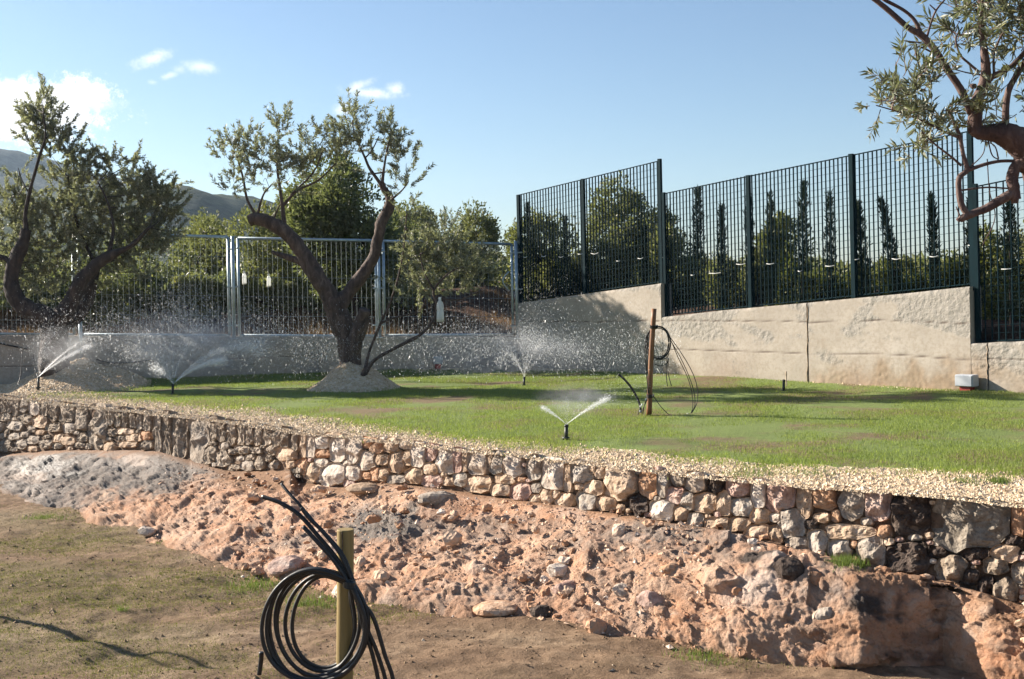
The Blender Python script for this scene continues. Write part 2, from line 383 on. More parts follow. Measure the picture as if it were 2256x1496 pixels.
def bottlemat():
    m, t, b = nt('clear_bottle'); b.inputs['Base Color'].default_value = (.92, .93, .90, 1); b.inputs['Roughness'].default_value = .15
    tr = node(t, 'ShaderNodeBsdfTranslucent'); tr.inputs[0].default_value = (.85, .87, .84, 1); tp = node(t, 'ShaderNodeBsdfTransparent')
    a = node(t, 'ShaderNodeMixShader'); a.inputs[0].default_value = .5; t.links.new(b.outputs[0], a.inputs[1]); t.links.new(tr.outputs[0], a.inputs[2])
    c = node(t, 'ShaderNodeMixShader'); c.inputs[0].default_value = .25; t.links.new(a.outputs[0], c.inputs[1]); t.links.new(tp.outputs[0], c.inputs[2])
    t.links.new(c.outputs[0], t.nodes['Material Output'].inputs[0]); return m
M['bottle'] = bottlemat()
M['liquid'] = simple('yellow_liquid', (.5, .42, .2), .3, 0, .1, 5, 0)
def watermat(name, alpha):
    m, t, b = nt(name); b.inputs['Base Color'].default_value = (.9, .93, .95, 1); b.inputs['Roughness'].default_value = .3
    tr = node(t, 'ShaderNodeBsdfTranslucent'); tr.inputs[0].default_value = (.95, .96, .97, 1); tp = node(t, 'ShaderNodeBsdfTransparent')
    a = node(t, 'ShaderNodeMixShader'); a.inputs[0].default_value = .65; t.links.new(b.outputs[0], a.inputs[1]); t.links.new(tr.outputs[0], a.inputs[2])
    c = node(t, 'ShaderNodeMixShader'); c.inputs[0].default_value = 1-alpha; t.links.new(a.outputs[0], c.inputs[1]); t.links.new(tp.outputs[0], c.inputs[2])
    t.links.new(c.outputs[0], t.nodes['Material Output'].inputs[0]); return m
M['drop'] = watermat('water_drops', .42); M['jet'] = watermat('water_jet', .08)

# ------------------------------------------------------------------ sky
def sky():
    t = W.node_tree; bg = t.nodes['Background']; st = node(t, 'ShaderNodeTexSky', sky_type='NISHITA')
    st.sun_disc = False; st.sun_elevation = SUN_EL; st.sun_rotation = -(math.pi/2-SUN_AZ); st.air_density = 1.0; st.dust_density = .45; st.ozone_density = 3.2
    bg.inputs['Strength'].default_value = 0.055
    tc = node(t, 'ShaderNodeTexCoord'); d = tc.outputs['Generated']
    def vdir(px, py): v = ray(px, py); return Vector(v/np.linalg.norm(v))
    wob = noise(t, 75, 10, .8, d)
    total = None
    # centre, half width, half height, tilt in picture degrees, density
    CL = [((60, 235), 150, 48, 0, 1.0), ((150, 215), 85, 36, 8, 1.0), ((205, 232), 50, 17, 5, .9), ((-60, 260), 180, 50, 0, 1.),
          ((338, 128), 34, 11, 24, .85), ((445, 148), 34, 11, -6, .7), ((372, 167), 16, 6, 22, .7), ((395, 152), 12, 8, 10, .4), ((785, 193), 30, 9, 28, .8), ((822, 206), 52, 10, -3, .9),
          ((870, 197), 16, 13, 0, .9), ((757, 240), 17, 12, 10, .85), ((512, 308), 14, 7, 0, .8), ((338, 181), 8, 4, 0, .35)]
    for (c, w, h, tilt, dens) in CL:
        C = vdir(*c); X = (vdir(c[0]+20, c[1])-vdir(c[0]-20, c[1])).normalized(); U = (vdir(c[0], c[1]-20)-vdir(c[0], c[1]+20)).normalized()
        a = math.radians(tilt); A = X*math.cos(a)+U*math.sin(a); Bv = -X*math.sin(a)+U*math.cos(a)
        sub = node(t, 'ShaderNodeVectorMath', operation='SUBTRACT'); t.links.new(d, sub.inputs[0]); sub.inputs[1].default_value = C
        def dt(v, s):
            q = node(t, 'ShaderNodeVectorMath', operation='DOT_PRODUCT'); t.links.new(sub.outputs[0], q.inputs[0]); q.inputs[1].default_value = v*(F/s); return q.outputs['Value']
        x, y = dt(A, w), dt(Bv, h)
        r = math_(t, 'SQRT', math_(t, 'ADD', math_(t, 'MULTIPLY', x, x), math_(t, 'MULTIPLY', y, y)))
        r = math_(t, 'ADD', r, math_(t, 'MULTIPLY', math_(t, 'SUBTRACT', wob.outputs[0], .5), 3.6))
        mr = node(t, 'ShaderNodeMapRange', interpolation_type='SMOOTHSTEP'); t.links.new(r, mr.inputs[0])
        mr.inputs[1].default_value = 1.7 if w < 80 else 1.35; mr.inputs[2].default_value = -.5 if w < 80 else .6; mr.inputs[3].default_value = 0; mr.inputs[4].default_value = dens
        total = mr.outputs[0] if total is None else math_(t, 'MAXIMUM', total, mr.outputs[0])
    c = mix(t, total, st.outputs[0], (9.0, 9.0, 9.1)); t.links.new(c, bg.inputs['Color'])
sky()

# ------------------------------------------------------------------ terrain beyond the walls, hills
def beyond(x, y):                                   # metres behind the two walls, negative in the yard
    dB = -((x-CA[0])*BN[0]+(y-CA[1])*BN[1]); dC = -((x-CA[0])*CN[0]+(y-CA[1])*CN[1])
    return dB, dC
def zback(x, y):
    dB, dC = beyond(x, y)
    zb = .62+.62*sm(.3, 4.5, dB)+.25*sm(5, 30, dB)+.03*np.clip(x+8, 0, 8)*sm(.3, 3, dB)
    zc = .80+.35*sm(.5, 6, dC)
    w = sm(-.6, .6, x-CA[0]+0*dB); z = zb*(1-w)+zc*w
    return z+np.clip(y-30, 0, None)*.012
def terrain():
    xs = np.concatenate([-np.geomspace(3000, 14, 26), np.linspace(-13.5, 13.5, 110), np.geomspace(14, 3000, 26)])
    ys = np.concatenate([np.linspace(2, 40, 160), np.geomspace(41, 4000, 40)])
    X, Y = np.meshgrid(xs, ys, indexing='ij'); x, y = X.ravel(), Y.ravel(); dB, dC = beyond(x, y)
    z = zback(x, y)+.06*fbm(np.stack([x, y, y*0], 1)*1.3, 4, 5)
    ins = np.minimum(dB+.12, dC+.12); ok = (dB > .12) & (x < CA[0]+.2) | (dC > .12) & (dB > .0) | (dC > .12) & (x > CA[0])
    near = ~ok & (np.maximum(dB, dC) > -.45); f = grid(len(xs), len(ys)); k = (ok | near)[f].all(1) & ok[f].any(1)
    useB = near & (dB > dC); useC = near & ~useB
    x2 = np.where(useB, x-BN[0]*(.13-dB), np.where(useC, x-CN[0]*(.13-dC), x)); y2 = np.where(useB, y-BN[1]*(.13-dB), np.where(useC, y-CN[1]*(.13-dC), y))
    V = np.stack([x2, y2, np.where(near, .3, z)], 1)
    tag(obj('hillside_ground', V, f[k], M['bank'], smooth=True), kind='structure', label='dry brown ground rising beyond the concrete walls')
terrain()
def far_ground():
    # the wide base of everything, also behind the camera
    n = 60; xs = np.sinh(np.linspace(-3.7, 3.7, n))*40; X, Y = np.meshgrid(xs, xs, indexing='ij'); x, y = X.ravel(), Y.ravel()
    z = np.full_like(x, -1.6); obj_ = obj('distant_ground', np.stack([x, y, z], 1), grid(n, n), M['bank'], smooth=True); tag(obj_, kind='structure')
far_ground()
def hill(name, prof, Y0, depth, mt, label, amp, seed):
    px = np.linspace(prof[0][0], prof[-1][0], 260); py = np.interp(px, [p[0] for p in prof], [p[1] for p in prof])
    top = np.array([P(a, b, Y0) for a, b in zip(px, py)]); n = 70; V = []
    for i in range(n):
        t = i/(n-1); yy = Y0-depth+depth*1.8*t
        hgt = np.sin(np.clip(t/ (1/1.8), 0, 1)*math.pi/2)**.9 if t < 1/1.8 else np.cos((t-1/1.8)/(1-1/1.8)*math.pi/2)
        V.append(np.stack([top[:, 0]+(t-.55)*depth*.08, np.full(len(px), yy), top[:, 2]*hgt], 1))
    V = np.array(V).transpose(1, 0, 2).reshape(-1, 3)
    V[:, 2] += amp*fbm(V/ (depth*.16), 5, seed, .55)*sm(0, .25, np.tile(np.arange(n)/(n-1), len(px)))
    tag(obj(name, V, grid(len(px), n), mt, smooth=True), kind='structure', label=label)
hill('mountain', [(-1500, 420), (-700, 330), (-200, 300), (0, 318), (60, 330), (130, 352), (200, 385), (300, 408), (380, 428), (460, 452), (560, 500), (700, 590)], 800, 450, M['hill_m'], 'bare rocky mountain fading blue beyond the left olive tree', 5, 3)
hill('hill', [(150, 560), (250, 480), (330, 446), (400, 434), (470, 430), (540, 433), (590, 447), (660, 480), (760, 520), (900, 580), (1300, 640)], 420, 240, M['hill_g'], 'green scrub hill between the left and centre trees', 2.4, 8)

# ------------------------------------------------------------------ yard: gravel terrace, lawn, lower ground
WT = [(-400, 835), (0, 872), (250, 900), (420, 917), (650, 948), (900, 976), (1200, 1010), (1460, 1040), (1700, 1064), (1950, 1086), (2256, 1110), (2560, 1130), (3100, 1165)]
WTw = np.array([G(*p) for p in WT])
def wt_y(px): return np.interp(px, [p[0] for p in WT], [p[1] for p in WT])
WB = [(-400, 975), (0, 1000), (130, 990), (300, 990), (350, 992), (450, 1022), (500, 1036), (640, 1036), (660, 1062), (750, 1072), (850, 1062), (950, 1072), (1050, 1088), (1200, 1106), (1400, 1136), (1600, 1166), (1700, 1190), (1800, 1226), (1950, 1262), (2100, 1284), (2256, 1330), (2560, 1370), (3100, 1430)]
def wb_y(px): return np.interp(px, [p[0] for p in WB], [p[1] for p in WB])
def wallpt(px, py, out=0.0):                        # on the battered face of the dry stone walls
    i = int(np.clip(np.searchsorted([p[0] for p in WT], px)-1, 0, len(WT)-2)); A, B = WTw[i], WTw[i+1]
    d = (B-A)[:2]; d = d/np.linalg.norm(d); n2 = np.array([d[1], -d[0]]); n2 = n2 if n2[1] < 0 else -n2
    nn = np.array([n2[0], n2[1], .27]); nn /= np.linalg.norm(nn)
    r = ray(px, py); o = np.array([0, 0, EYE]); t = np.dot(A-o, nn)/np.dot(r, nn)
    return o+r*t+nn*out, nn
LB = [(60, 862), (110, 856), (250, 842), (400, 830), (650, 828), (900, 824), (1150, 822), (1400, 826), (1560, 833), (1700, 844), (1850, 853), (2000, 863), (2256, 874), (2560, 886), (3100, 905)]
LF = [(60, 862), (110, 860), (220, 869), (400, 890), (600, 908), (800, 935), (1000, 966), (1200, 984), (1350, 998), (1500, 1016), (1700, 1030), (1900, 1036), (2100, 1046), (2256, 1052), (2560, 1060), (3100, 1075)]
MOUNDS = [((-2.30, 16.95), .66, .46), ((P(170, 800, 18.2)[0], 18.2), 1.1, .46)]
def terr_z(x, y):
    z = .012*fbm(np.stack([x, y, y*0], 1)*2, 4, 2)
    dB, dC = beyond(x, y); z = z+.05*sm(-1.0, -.1, np.maximum(dC, -9))*(x > 0)+.07*sm(-.9, -.1, dB)*(x < .5)
    z = z+.09*sm(9., 0, 0*x)*0
    for (c, r, h) in MOUNDS:
        d = np.hypot(x-c[0], y-c[1])/r; z = z+h*np.clip(1-d, 0, 1)**1.0*(1+.15*fbm(np.stack([x, y, y*0], 1)*5, 3, 9)) - h*.12*np.clip(1-d*3, 0, 1)
    ln = (-.0 if True else 0); return z
def yard():
    # terrace surface: from just behind the stone wall edge to behind the concrete walls
    ew = np.array([wallpt(p, wt_y(p))[0]+wallpt(p, wt_y(p))[1]*(.015+.02*math.sin(p*.11)+.015*math.sin(p*.047)) for p in np.linspace(-400, 3000, 420)])
    ys = np.linspace(0, 1, 130)**1.25; V = []
    far = np.array([(Bp(p, 700, .15) if p < 1140 else Wp(p, 700, .12)) for p in np.linspace(-400, 3000, 420)])
    for a, b in zip(ew, far):
        b2 = np.array([b[0], b[1]]); a2 = a[:2]+(b2-a2_(a))*0.0
        q = a[:2][None, :]*(1-ys[:, None])+b2[None, :]*ys[:, None]; V.append(np.c_[q, np.zeros(len(q))])
    V = np.array(V).reshape(-1, 3); V[:, 2] = terr_z(V[:, 0], V[:, 1])
    tag(obj('gravel_terrace', V, grid(420, 130), M['gravel'], smooth=True), kind='structure', label='pale tan gravel surface of the upper terrace')
    # lawn sheet
    pxs = np.linspace(60, 2980, 300); ts = np.linspace(0, 1, 90); V = []
    for p in pxs:
        b, f = np.interp(p, [q[0] for q in LB], [q[1] for q in LB]), np.interp(p, [q[0] for q in LF], [q[1] for q in LF])
        b += 1.5*math.sin(p*.05)+1.2*math.sin(p*.13); f += 3*math.sin(p*.031)+2*math.sin(p*.093)
        A, B = G(p, f), G(p, max(min(b, f-1), 700))
        for t_ in ts: V.append(A*(1-t_)+B*t_)
    V = np.array(V); V[:, 2] = terr_z(V[:, 0], V[:, 1])+np.tile(.006*sm(0, .08, ts)-.004*sm(.05, 0, ts), len(pxs))
    for (c, r, h) in MOUNDS:
        d = np.hypot(V[:, 0]-c[0], V[:, 1]-c[1])/r; V[:, 2] = np.where(d < .97, -.1, V[:, 2])
    tag(obj('lawn', V, grid(300, 90), M['turf'], smooth=True), kind='structure', label='young green lawn on the upper terrace')
def a2_(a): return a[:2]
yard()
def scatter_region(n, inside, xr, yr, bias=1.0):
    out = []
    while sum(len(o) for o in out) < n:
        x = R.uniform(*xr, n*2); u = R.uniform(0, 1, n*2)**bias; y = yr[0]+(yr[1]-yr[0])*u
        p = proj(np.stack([x, y, 0*x], 1)); k = inside(p[:, 0], p[:, 1], x, y); out.append(np.stack([x[k], y[k]], 1))
    return np.concatenate(out)[:n]
def lbf(px): return np.interp(px, [q[0] for q in LB], [q[1] for q in LB]), np.interp(px, [q[0] for q in LF], [q[1] for q in LF])
def blades(pts, z, h, w, lean=.5, hvar=.5):
    n = len(pts); a = R.uniform(0, 2*math.pi, n); hh = h*(1+hvar*R.uniform(-1, 1, n)); l = R.uniform(0, lean, n)*hh; b = R.uniform(0, 2*math.pi, n)
    dx, dy = np.cos(a)*w/2, np.sin(a)*w/2; x, y = pts[:, 0], pts[:, 1]
    V = np.stack([np.stack([x-dx, y-dy, z-.005+0*x], 1), np.stack([x+dx, y+dy, z-.005+0*x], 1), np.stack([x+np.cos(b)*l, y+np.sin(b)*l, z+hh], 1)], 1).reshape(-1, 3)
    return V, np.arange(n*3).reshape(-1, 3)
def lawn_grass():
    def ins(px, py, x, y):
        b, f = lbf(px); q = np.stack([x, y, 0*x], 1); n = fbm(q*1.1, 4, 31); e = 5*fbm(q*3, 3, 12)
        bare = (n > .22+.35*R.uniform(-1, 1, len(x))); m = np.ones(len(x), bool)
        for (mc, mr, mh) in MOUNDS: m &= np.hypot(x-mc[0], y-mc[1]) > mr*.93
        return (py > b+e*.3) & (py < f+e+R.normal(0, 3, len(x))+R.exponential(5, len(x))) & ~bare & m & (px > 60)
    p = scatter_region(250000, ins, (-8.5, 8.2), (7.3, 21), 1.5)
    V, f = blades(p, terr_z(p[:, 0], p[:, 1]), .025, .0065, .9)
    tag(obj('lawn_grass', V, f, M['blade'], loc=(0, 13, 0)), 'short bright green grass growing over the lawn', kind='stuff')
lawn_grass()
PEB = np.array([(1, 0, 0), (-1, 0, 0), (0, 1, 0), (0, -1, 0), (0, 0, .7), (0, 0, -.5)], float)
PEF = [(0, 2, 4), (2, 1, 4), (1, 3, 4), (3, 0, 4), (2, 0, 5), (1, 2, 5), (3, 1, 5), (0, 3, 5)]
PB = np.array([(1, .2, -.25), (-.9, -.3, -.25), (.1, .9, -.25), (-.1, -1, -.25), (.12, .1, .6)], float)
PF = [(0, 2, 4), (2, 1, 4), (1, 3, 4), (3, 0, 4)]
def pebbles(c, s):
    n = len(c); sc = s[:, None, None]*R.uniform(.6, 1.3, (n, 1, 3)); a = R.uniform(0, 6.28, n); ca, sa = np.cos(a), np.sin(a)
    V = PB[None]*sc*(1+R.uniform(-.3, .3, (n, 5, 1))); x = V[..., 0]*ca[:, None]-V[..., 1]*sa[:, None]; y = V[..., 0]*sa[:, None]+V[..., 1]*ca[:, None]
    V = np.stack([x, y, V[..., 2]], 2)+c[:, None, :]
    return V.reshape(-1, 3), (np.array(PF)[None]+np.arange(n)[:, None, None]*5).reshape(-1, 3)
def gravel():
    def ins(px, py, x, y):
        b, f = lbf(px); t = wt_y(px); dB, dC = beyond(x, y); q = np.stack([x, y, 0*x], 1); e = 6*fbm(q*3, 3, 12)
        yard_ = (dC < -.05) & (dB < -.05) | (x < 0) & (dB < -.05); mo = np.zeros(len(x), bool)
        for (c, r, h) in MOUNDS: mo |= np.hypot(x-c[0], y-c[1]) < r*1.05
        return yard_ & (py < t+7) & (((py > f-4+e+R.normal(0, 4, len(x))) | (py < b+3) | (px < 90)) | mo)
    p = scatter_region(115000, ins, (-9.5, 7), (6.6, 20.8), 1.3)
    s = np.exp(R.normal(math.log(.0068), .45, len(p))); z = terr_z(p[:, 0], p[:, 1])+s*.25
    V, f = pebbles(np.c_[p, z], s); tag(obj('gravel', V, f, M['pebble'], loc=(0, 12, 0)), 'loose pale tan gravel along wall top, mounds and lawn edge', kind='stuff')
gravel()
LOW = -.9
def low_z(x, y):
    q = np.stack([x, y, 0*x], 1); return LOW+.035*fbm(q*np.array([.55, .9, 1]), 4, 40)+.022*fbm(q*np.array([3.2, 5.0, 1]), 5, 41, .6)
# rock outcrop between wall foot and lower ground
FT = [(-400, 1040), (0, 1082), (60, 1106), (100, 1122), (170, 1134), (300, 1178), (400, 1218), (520, 1252), (600, 1268), (700, 1295), (800, 1318), (900, 1334), (1000, 1352), (1100, 1366), (1200, 1378), (1330, 1402), (1450, 1415), (1600, 1442), (1750, 1456), (1900, 1462), (2100, 1478), (2256, 1500), (2560, 1540), (3100, 1610)]
def outcrop_pt(px, t):
    top = wallpt(px, wb_y(px)+3)[0]; foot = G(px, np.interp(px, [p[0] for p in FT], [p[1] for p in FT]), LOW)
    sh = np.interp(px, [-400, 0, 300, 600, 700, 1000, 1400, 1700, 1900, 2150, 2560], [1.0, 1.1, 1.0, 1.1, 1.7, 1.25, 1.25, 2.3, 3.0, 2.2, 2.0])
    q = top*(1-t)+foot*t; lip = .02*math.sin(min(t*1.3, 1)*math.pi)
    q[2] = top[2]+(foot[2]-top[2])*(t**sh)+lip; return q
def ground_low():
    xs = np.linspace(-9, 5.2, 350); ys = np.linspace(4.6, 15, 240); X, Y = np.meshgrid(xs, ys, indexing='ij'); x, y = X.ravel(), Y.ravel()
    V = np.stack([x, y, low_z(x, y)], 1)
    tag(obj('lower_ground', V, grid(350, 240), M['soil'], smooth=True), kind='structure', label='bare brown soil of the lower terrace with sparse grass')
    w = np.array([(-60, -30), (60, -30), (60, 4.6), (-60, 4.6)]); V = []
    Vv = [(a, b, LOW-.004) for a, b in w]+[(-60, 4.6, LOW-.004), (-9, 4.6, LOW-.004), (-9, 15, LOW-.004), (-60, 15, LOW-.004), (5.2, 4.6, LOW-.004), (60, 4.6, LOW-.004), (60, 15, LOW-.004), (5.2, 15, LOW-.004)]
    tag(obj('lower_ground', Vv, [(0, 1, 2, 3), (4, 5, 6, 7), (8, 9, 10, 11)], M['soil']), kind='structure')
ground_low()
def blob(px, py, lst):
    m = np.zeros(len(px))
    for (cx, cy, rx, ry, s) in lst: m = np.maximum(m, s*sm(1.25, .6, np.hypot((px-cx)/rx, (py-cy)/ry)))
    return m
def outcrop():
    pxs = np.linspace(-260, 2760, 1060); ts = np.linspace(-.06, 1.12, 190)
    T = np.array([outcrop_pt(p, 0) for p in pxs]); Fo = np.array([outcrop_pt(p, 1.) for p in pxs])
    sh = np.interp(pxs, [-400, 0, 300, 600, 700, 1000, 1400, 1700, 1900, 2150, 2560], [1.0, 1.1, 1.0, 1.1, 1.7, 1.25, 1.25, 2.3, 3.2, 2.4, 2.0])
    tt = ts[None, :, None]; V = T[:, None, :]*(1-tt)+Fo[:, None, :]*tt
    tc = np.clip(ts, 0, 2)[None, :]; V[..., 2] = T[:, None, 2]+(Fo[:, None, 2]-T[:, None, 2])*(tc**sh[:, None])
    off = np.interp(pxs, [1600, 1760, 1885, 1900, 2100, 2190, 2260], [-.0, -.04, -.12, -.10, .22, .02, 0])[:, None]*sm(.12, .5, ts)[None, :]
    V[..., 1] += off*(1+.25*np.sin(ts*9)[None, :]); V[..., 0] += off*.15
    n = V.shape[:2]; P3 = V.reshape(-1, 3); du = np.gradient(V, axis=0); dv = np.gradient(V, axis=1); N = np.cross(du, dv).reshape(-1, 3)
    N /= np.linalg.norm(N, axis=1)[:, None]; N *= np.sign(N[:, 2:3]+1e-9); t = np.tile(ts, n[0]); px = np.repeat(pxs, n[1])
    pp = proj(P3); pxx, pyy = pp[:, 0], pp[:, 1]
    q = P3+.05*np.stack([vn(P3*3, 71), vn(P3*3, 72), vn(P3*3, 73)], 1)
    big = fbm(q*np.array([1.6, 1.6, 2.2]), 3, 50); rid = 1-np.abs(fbm(q*np.array([3.4, 3.4, 5]), 3, 55))*1.6
    f1, f2, ci = worley(q*8, 60); g1, g2, gi = worley(q*np.array([20, 20, 22]), 64); h1, h2, hi = worley(q*3.1, 68)
    env = sm(-.02, .26, t)*sm(1.14, .98, t); left = sm(640, 350, pxx+60*big)
    lay = fbm(q*np.array([2.2, 2.2, 24]), 4, 77)
    lump = sm(.62, .1, f1)*(ci > .55); lumpb = sm(.5, .12, h1)*(hi > .70)
    wq = P3+.035*np.stack([vn(P3*7, 74), vn(P3*7, 75), vn(P3*7, 76)], 1)
    wq = wq@np.array([[.8, .5, .33], [-.55, .82, .1], [-.2, -.27, .94]])
    a1, k1, _ = facet(wq*np.array([3.2, 2.6, 5.5]), 101); a2, k2, _ = facet(wq*np.array([8, 7, 13]), 111); a3, k3, _ = facet(wq*np.array([21, 19, 30]), 121)
    mod = .5+.5*sm(-.35, .35, fbm(P3*1.9, 3, 131)); mod2 = sm(-.3, .4, fbm(P3*3.3, 3, 133))
    d = .055*big+.012*rid+(.026*a1*mod+.014*a2*(.35+.65*mod)+.005*a3*(.3+.7*mod2)+.012*lump+.035*lumpb)*(1-.72*left)+.014*lay*(.3+.9*left)+.007*fbm(q*30, 3, 80)+.024*left*(a1*mod+.5*a2+.3*a3)
    d *= env; d -= .05*sm(.95, 1.12, t)*0
    P2 = P3+N*d[:, None]; P2[:, 2] += np.where(t > 1, -.10*(t-1)/.12, 0)
    nz = fbm(q*1.7, 4, 90); nz2 = fbm(q*6, 4, 95)
    grey = np.clip(blob(pxx+50*nz, pyy+22*nz2, [(150, 1040, 330, 60, 1), (420, 1010, 200, 45, 1), (100, 1100, 130, 50, .9), (860, 1145, 130, 45, .9), (960, 1060, 90, 22, .7), (1480, 1165, 240, 30, .6), (1720, 1190, 130, 22, .6), (1100, 1150, 160, 24, .5), (700, 1190, 120, 26, .4), (1300, 1200, 150, 22, .45), (1550, 1215, 140, 20, .4), (1000, 1220, 90, 18, .35)])+.25*sm(.1, .5, nz), 0, 1)
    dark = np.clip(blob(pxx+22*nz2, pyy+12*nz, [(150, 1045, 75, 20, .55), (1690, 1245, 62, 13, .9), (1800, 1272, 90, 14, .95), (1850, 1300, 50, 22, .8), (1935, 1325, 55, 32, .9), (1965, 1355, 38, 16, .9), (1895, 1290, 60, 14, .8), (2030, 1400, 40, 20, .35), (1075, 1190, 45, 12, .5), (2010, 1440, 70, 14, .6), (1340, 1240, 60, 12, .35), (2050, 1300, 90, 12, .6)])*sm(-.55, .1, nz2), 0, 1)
    wet = np.clip(blob(pxx, pyy, [(100, 1030, 90, 28, .7), (60, 1090, 60, 24, .4), (330, 1010, 220, 36, .3), (1800, 1290, 180, 40, .9), (1650, 1300, 60, 40, .6)])*sm(-.7, .2, nz2+.3*nz), 0, 1)
    soil = np.clip(sm(.10, .0, t)*.9+blob(pxx, pyy, [(600, 1050, 130, 34, 1), (2000, 1290, 260, 20, .6), (2230, 1330, 90, 60, .7), (760, 1085, 110, 12, .8), (1880, 1410, 130, 60, .35)])+.6*sm(.93, 1.05, t), 0, 1)
    pale = np.clip(blob(pxx+20*nz2, pyy+10*nz, [(1670, 1300, 45, 34, .8), (1640, 1320, 60, 30, .5), (1250, 1130, 50, 14, .4), (300, 1010, 40, 12, .5), (60, 1060, 40, 14, .5)])+.85*lumpb*(hi > .8)*(1-left)+.4*lump*(ci > .86)*(1-left), 0, 1)
    tag(obj('rock_outcrop', P2, grid(*n), M['rock'], smooth=True, attrs=dict(grey=grey, dark=dark, wet=wet, soil=soil, pale=pale), loc=(-1, 9.5, -.9)), 'long sloping outcrop of reddish rubbly rock under the stone walls', kind='structure')
outcrop()

# ------------------------------------------------------------------ dry stone walls
def lst(s): return [tuple(float(a) if i < 4 else a for i, a in enumerate(x.split())) for x in s.strip().split(';') if x.strip()]
RIGHT = lst('''668 978 16 58 t;684 980 22 58 p;708 972 32 36 p;712 999 36 20 o;745 990 36 62 p;780 990 38 62 p;735 957 40 10 t;815 972 34 30 o;828 985 28 30 o;808 1014 46 42 p;838 1012 34 24 t;
845 966 20 14 p;862 980 34 36 t;895 977 30 26 p;921 999 34 62 p;952 994 30 44 k;875 1017 34 48 t;897 1008 20 32 t;980 1015 50 62 p;1008 1015 24 60 k;1023 1015 14 50 t;1054 1020 46 60 p;1079 1010 16 36 t;1096 1020 34 56 g;
1127 1027 44 60 p;666 1028 22 36 o;689 1040 34 40 t;708 1019 30 20 p;735 1043 56 50 p;777 1042 32 34 p;764 1020 20 12 p;808 1048 20 16 o;826 1044 22 28 o;844 1046 26 30 t;873 1055 46 20 g;912 1048 42 36 t;950 1034 36 30 t;
952 1058 48 28 k;977 1046 16 12 t;988 1061 26 18 t;1014 1056 30 32 g;1056 1065 58 38 t;1112 1054 46 26 t;1103 1078 44 30 t;1178 1029 34 60 g;1216 1042 50 82 p;1250 1052 18 62 t;1280 1040 50 54 g;1306 1032 16 26 t;1147 1055 20 12 o;
1147 1084 46 38 k;1182 1075 22 22 g;1180 1098 26 18 t;1204 1093 30 36 t;1224 1088 18 20 t;1244 1102 42 30 t;1310 1075 48 34 t;1275 1071 20 16 t;1292 1104 42 42 g;1364 1062 80 84 t;1324 1038 28 36 t;1337 1108 44 36 t;1366 1117 20 16 t;
1384 1124 14 10 t;1404 1111 48 50 d;1426 1062 40 76 o;1450 1030 24 18 k;1459 1062 24 64 g;1497 1051 34 40 g;1530 1057 46 54 p;1577 1062 38 48 d;1488 1091 40 36 k;1459 1122 50 44 p;1514 1104 30 44 g;1554 1108 52 44 t;1501 1131 34 34 t;
1532 1144 40 32 g;1596 1108 30 54 t;1581 1153 64 30 t;1626 1068 50 54 k;1672 1082 34 78 p;1716 1091 70 76 k;1635 1117 50 40 g;1674 1136 44 34 t;1708 1140 28 22 p;1742 1152 64 66 g;1626 1155 54 32 t;1668 1170 58 32 t;1710 1176 32 42 t;
1772 1103 34 84 t;1815 1094 52 58 o;1810 1140 36 20 t;1876 1108 54 78 g;1934 1111 58 76 k;1856 1074 34 16 t;1841 1135 20 26 o;1757 1199 54 34 g;1801 1193 48 54 g;1786 1155 28 24 d;1870 1172 116 34 t;1949 1170 34 32 o;1850 1207 54 44 g;
1879 1199 20 18 o;1917 1216 66 74 g;1882 1239 26 28 o;2007 1134 88 92 d;2016 1184 30 14 g;2001 1228 100 76 d;2138 1149 178 128 s;2065 1216 40 26 d;2094 1254 72 58 w;2243 1146 30 80 o;2150 1219 60 28 d;2213 1219 60 44 t;2231 1190 40 26 d;
2193 1245 60 40 w;2138 1271 40 36 d;2216 1300 52 52 w;2170 1286 36 40 d;2250 1262 40 50 w;2290 1150 56 90 t;2345 1160 50 90 g;2290 1235 60 60 w;2350 1245 60 70 d;2290 1300 60 50 t''')
LEFT = lst('''6 890 14 40 w;20 890 14 38 w;34 895 14 46 w;52 892 20 34 g;76 896 24 38 p;97 898 18 40 w;118 904 24 46 w;146 908 34 50 w;178 920 32 56 w;214 938 42 108 w;243 914 16 46 w;258 916 14 48 w;274 918 16 48 w;292 920 16 46 w;
306 924 13 48 w;322 927 20 50 w;347 950 16 96 w;366 950 22 104 w;394 958 38 108 w;436 964 44 116 g;470 942 20 58 w;488 944 20 62 w;508 950 26 62 w;530 954 20 56 w;548 955 20 50 w;568 957 20 50 w;588 960 22 50 w;608 962 22 46 w;628 964 22 48 w;
646 968 20 50 w;276 950 40 14 t;295 964 44 18 t;282 978 40 14 t;320 960 24 22 o;322 980 26 22 w;245 952 26 18 w;240 984 30 22 t;-20 890 24 40 w;-50 888 24 40 w;-80 884 24 40 w;460 1000 30 40 w;490 1010 30 36 w;545 1025 30 24 g;570 1020 24 30 w;
630 1000 40 30 t;600 990 30 24 w''')
def fill(seeds, x0, x1, szs, tone):
    out = list(seeds)
    for wmax, tries in szs:
        for _ in range(tries):
            x = random.uniform(x0, x1); t0, b0 = wt_y(x)+5, wb_y(x); y = random.uniform(t0, b0); w = wmax*random.uniform(.75, 1.2); h = w*random.uniform(.55, .9)
            if y+h*.35 > b0 or y-h*.3 < t0: continue
            ok = True
            for s in out:
                dx, dy = abs(x-s[0])/((w+s[2])/2), abs(y-s[1])/((h+s[3])/2)
                if (dx**2.4+dy**2.4) < .86: ok = False; break
            if ok: out.append((x, y, w, h, random.choice(tone)))
    return out
RIGHT = fill(RIGHT, 662, 2680, [(34, 1500), (24, 2500), (15, 3500)], 'ttpkkg')
LEFT = fill(LEFT, -130, 655, [(30, 900), (24, 2500), (16, 3500)], 'wwwwtg')
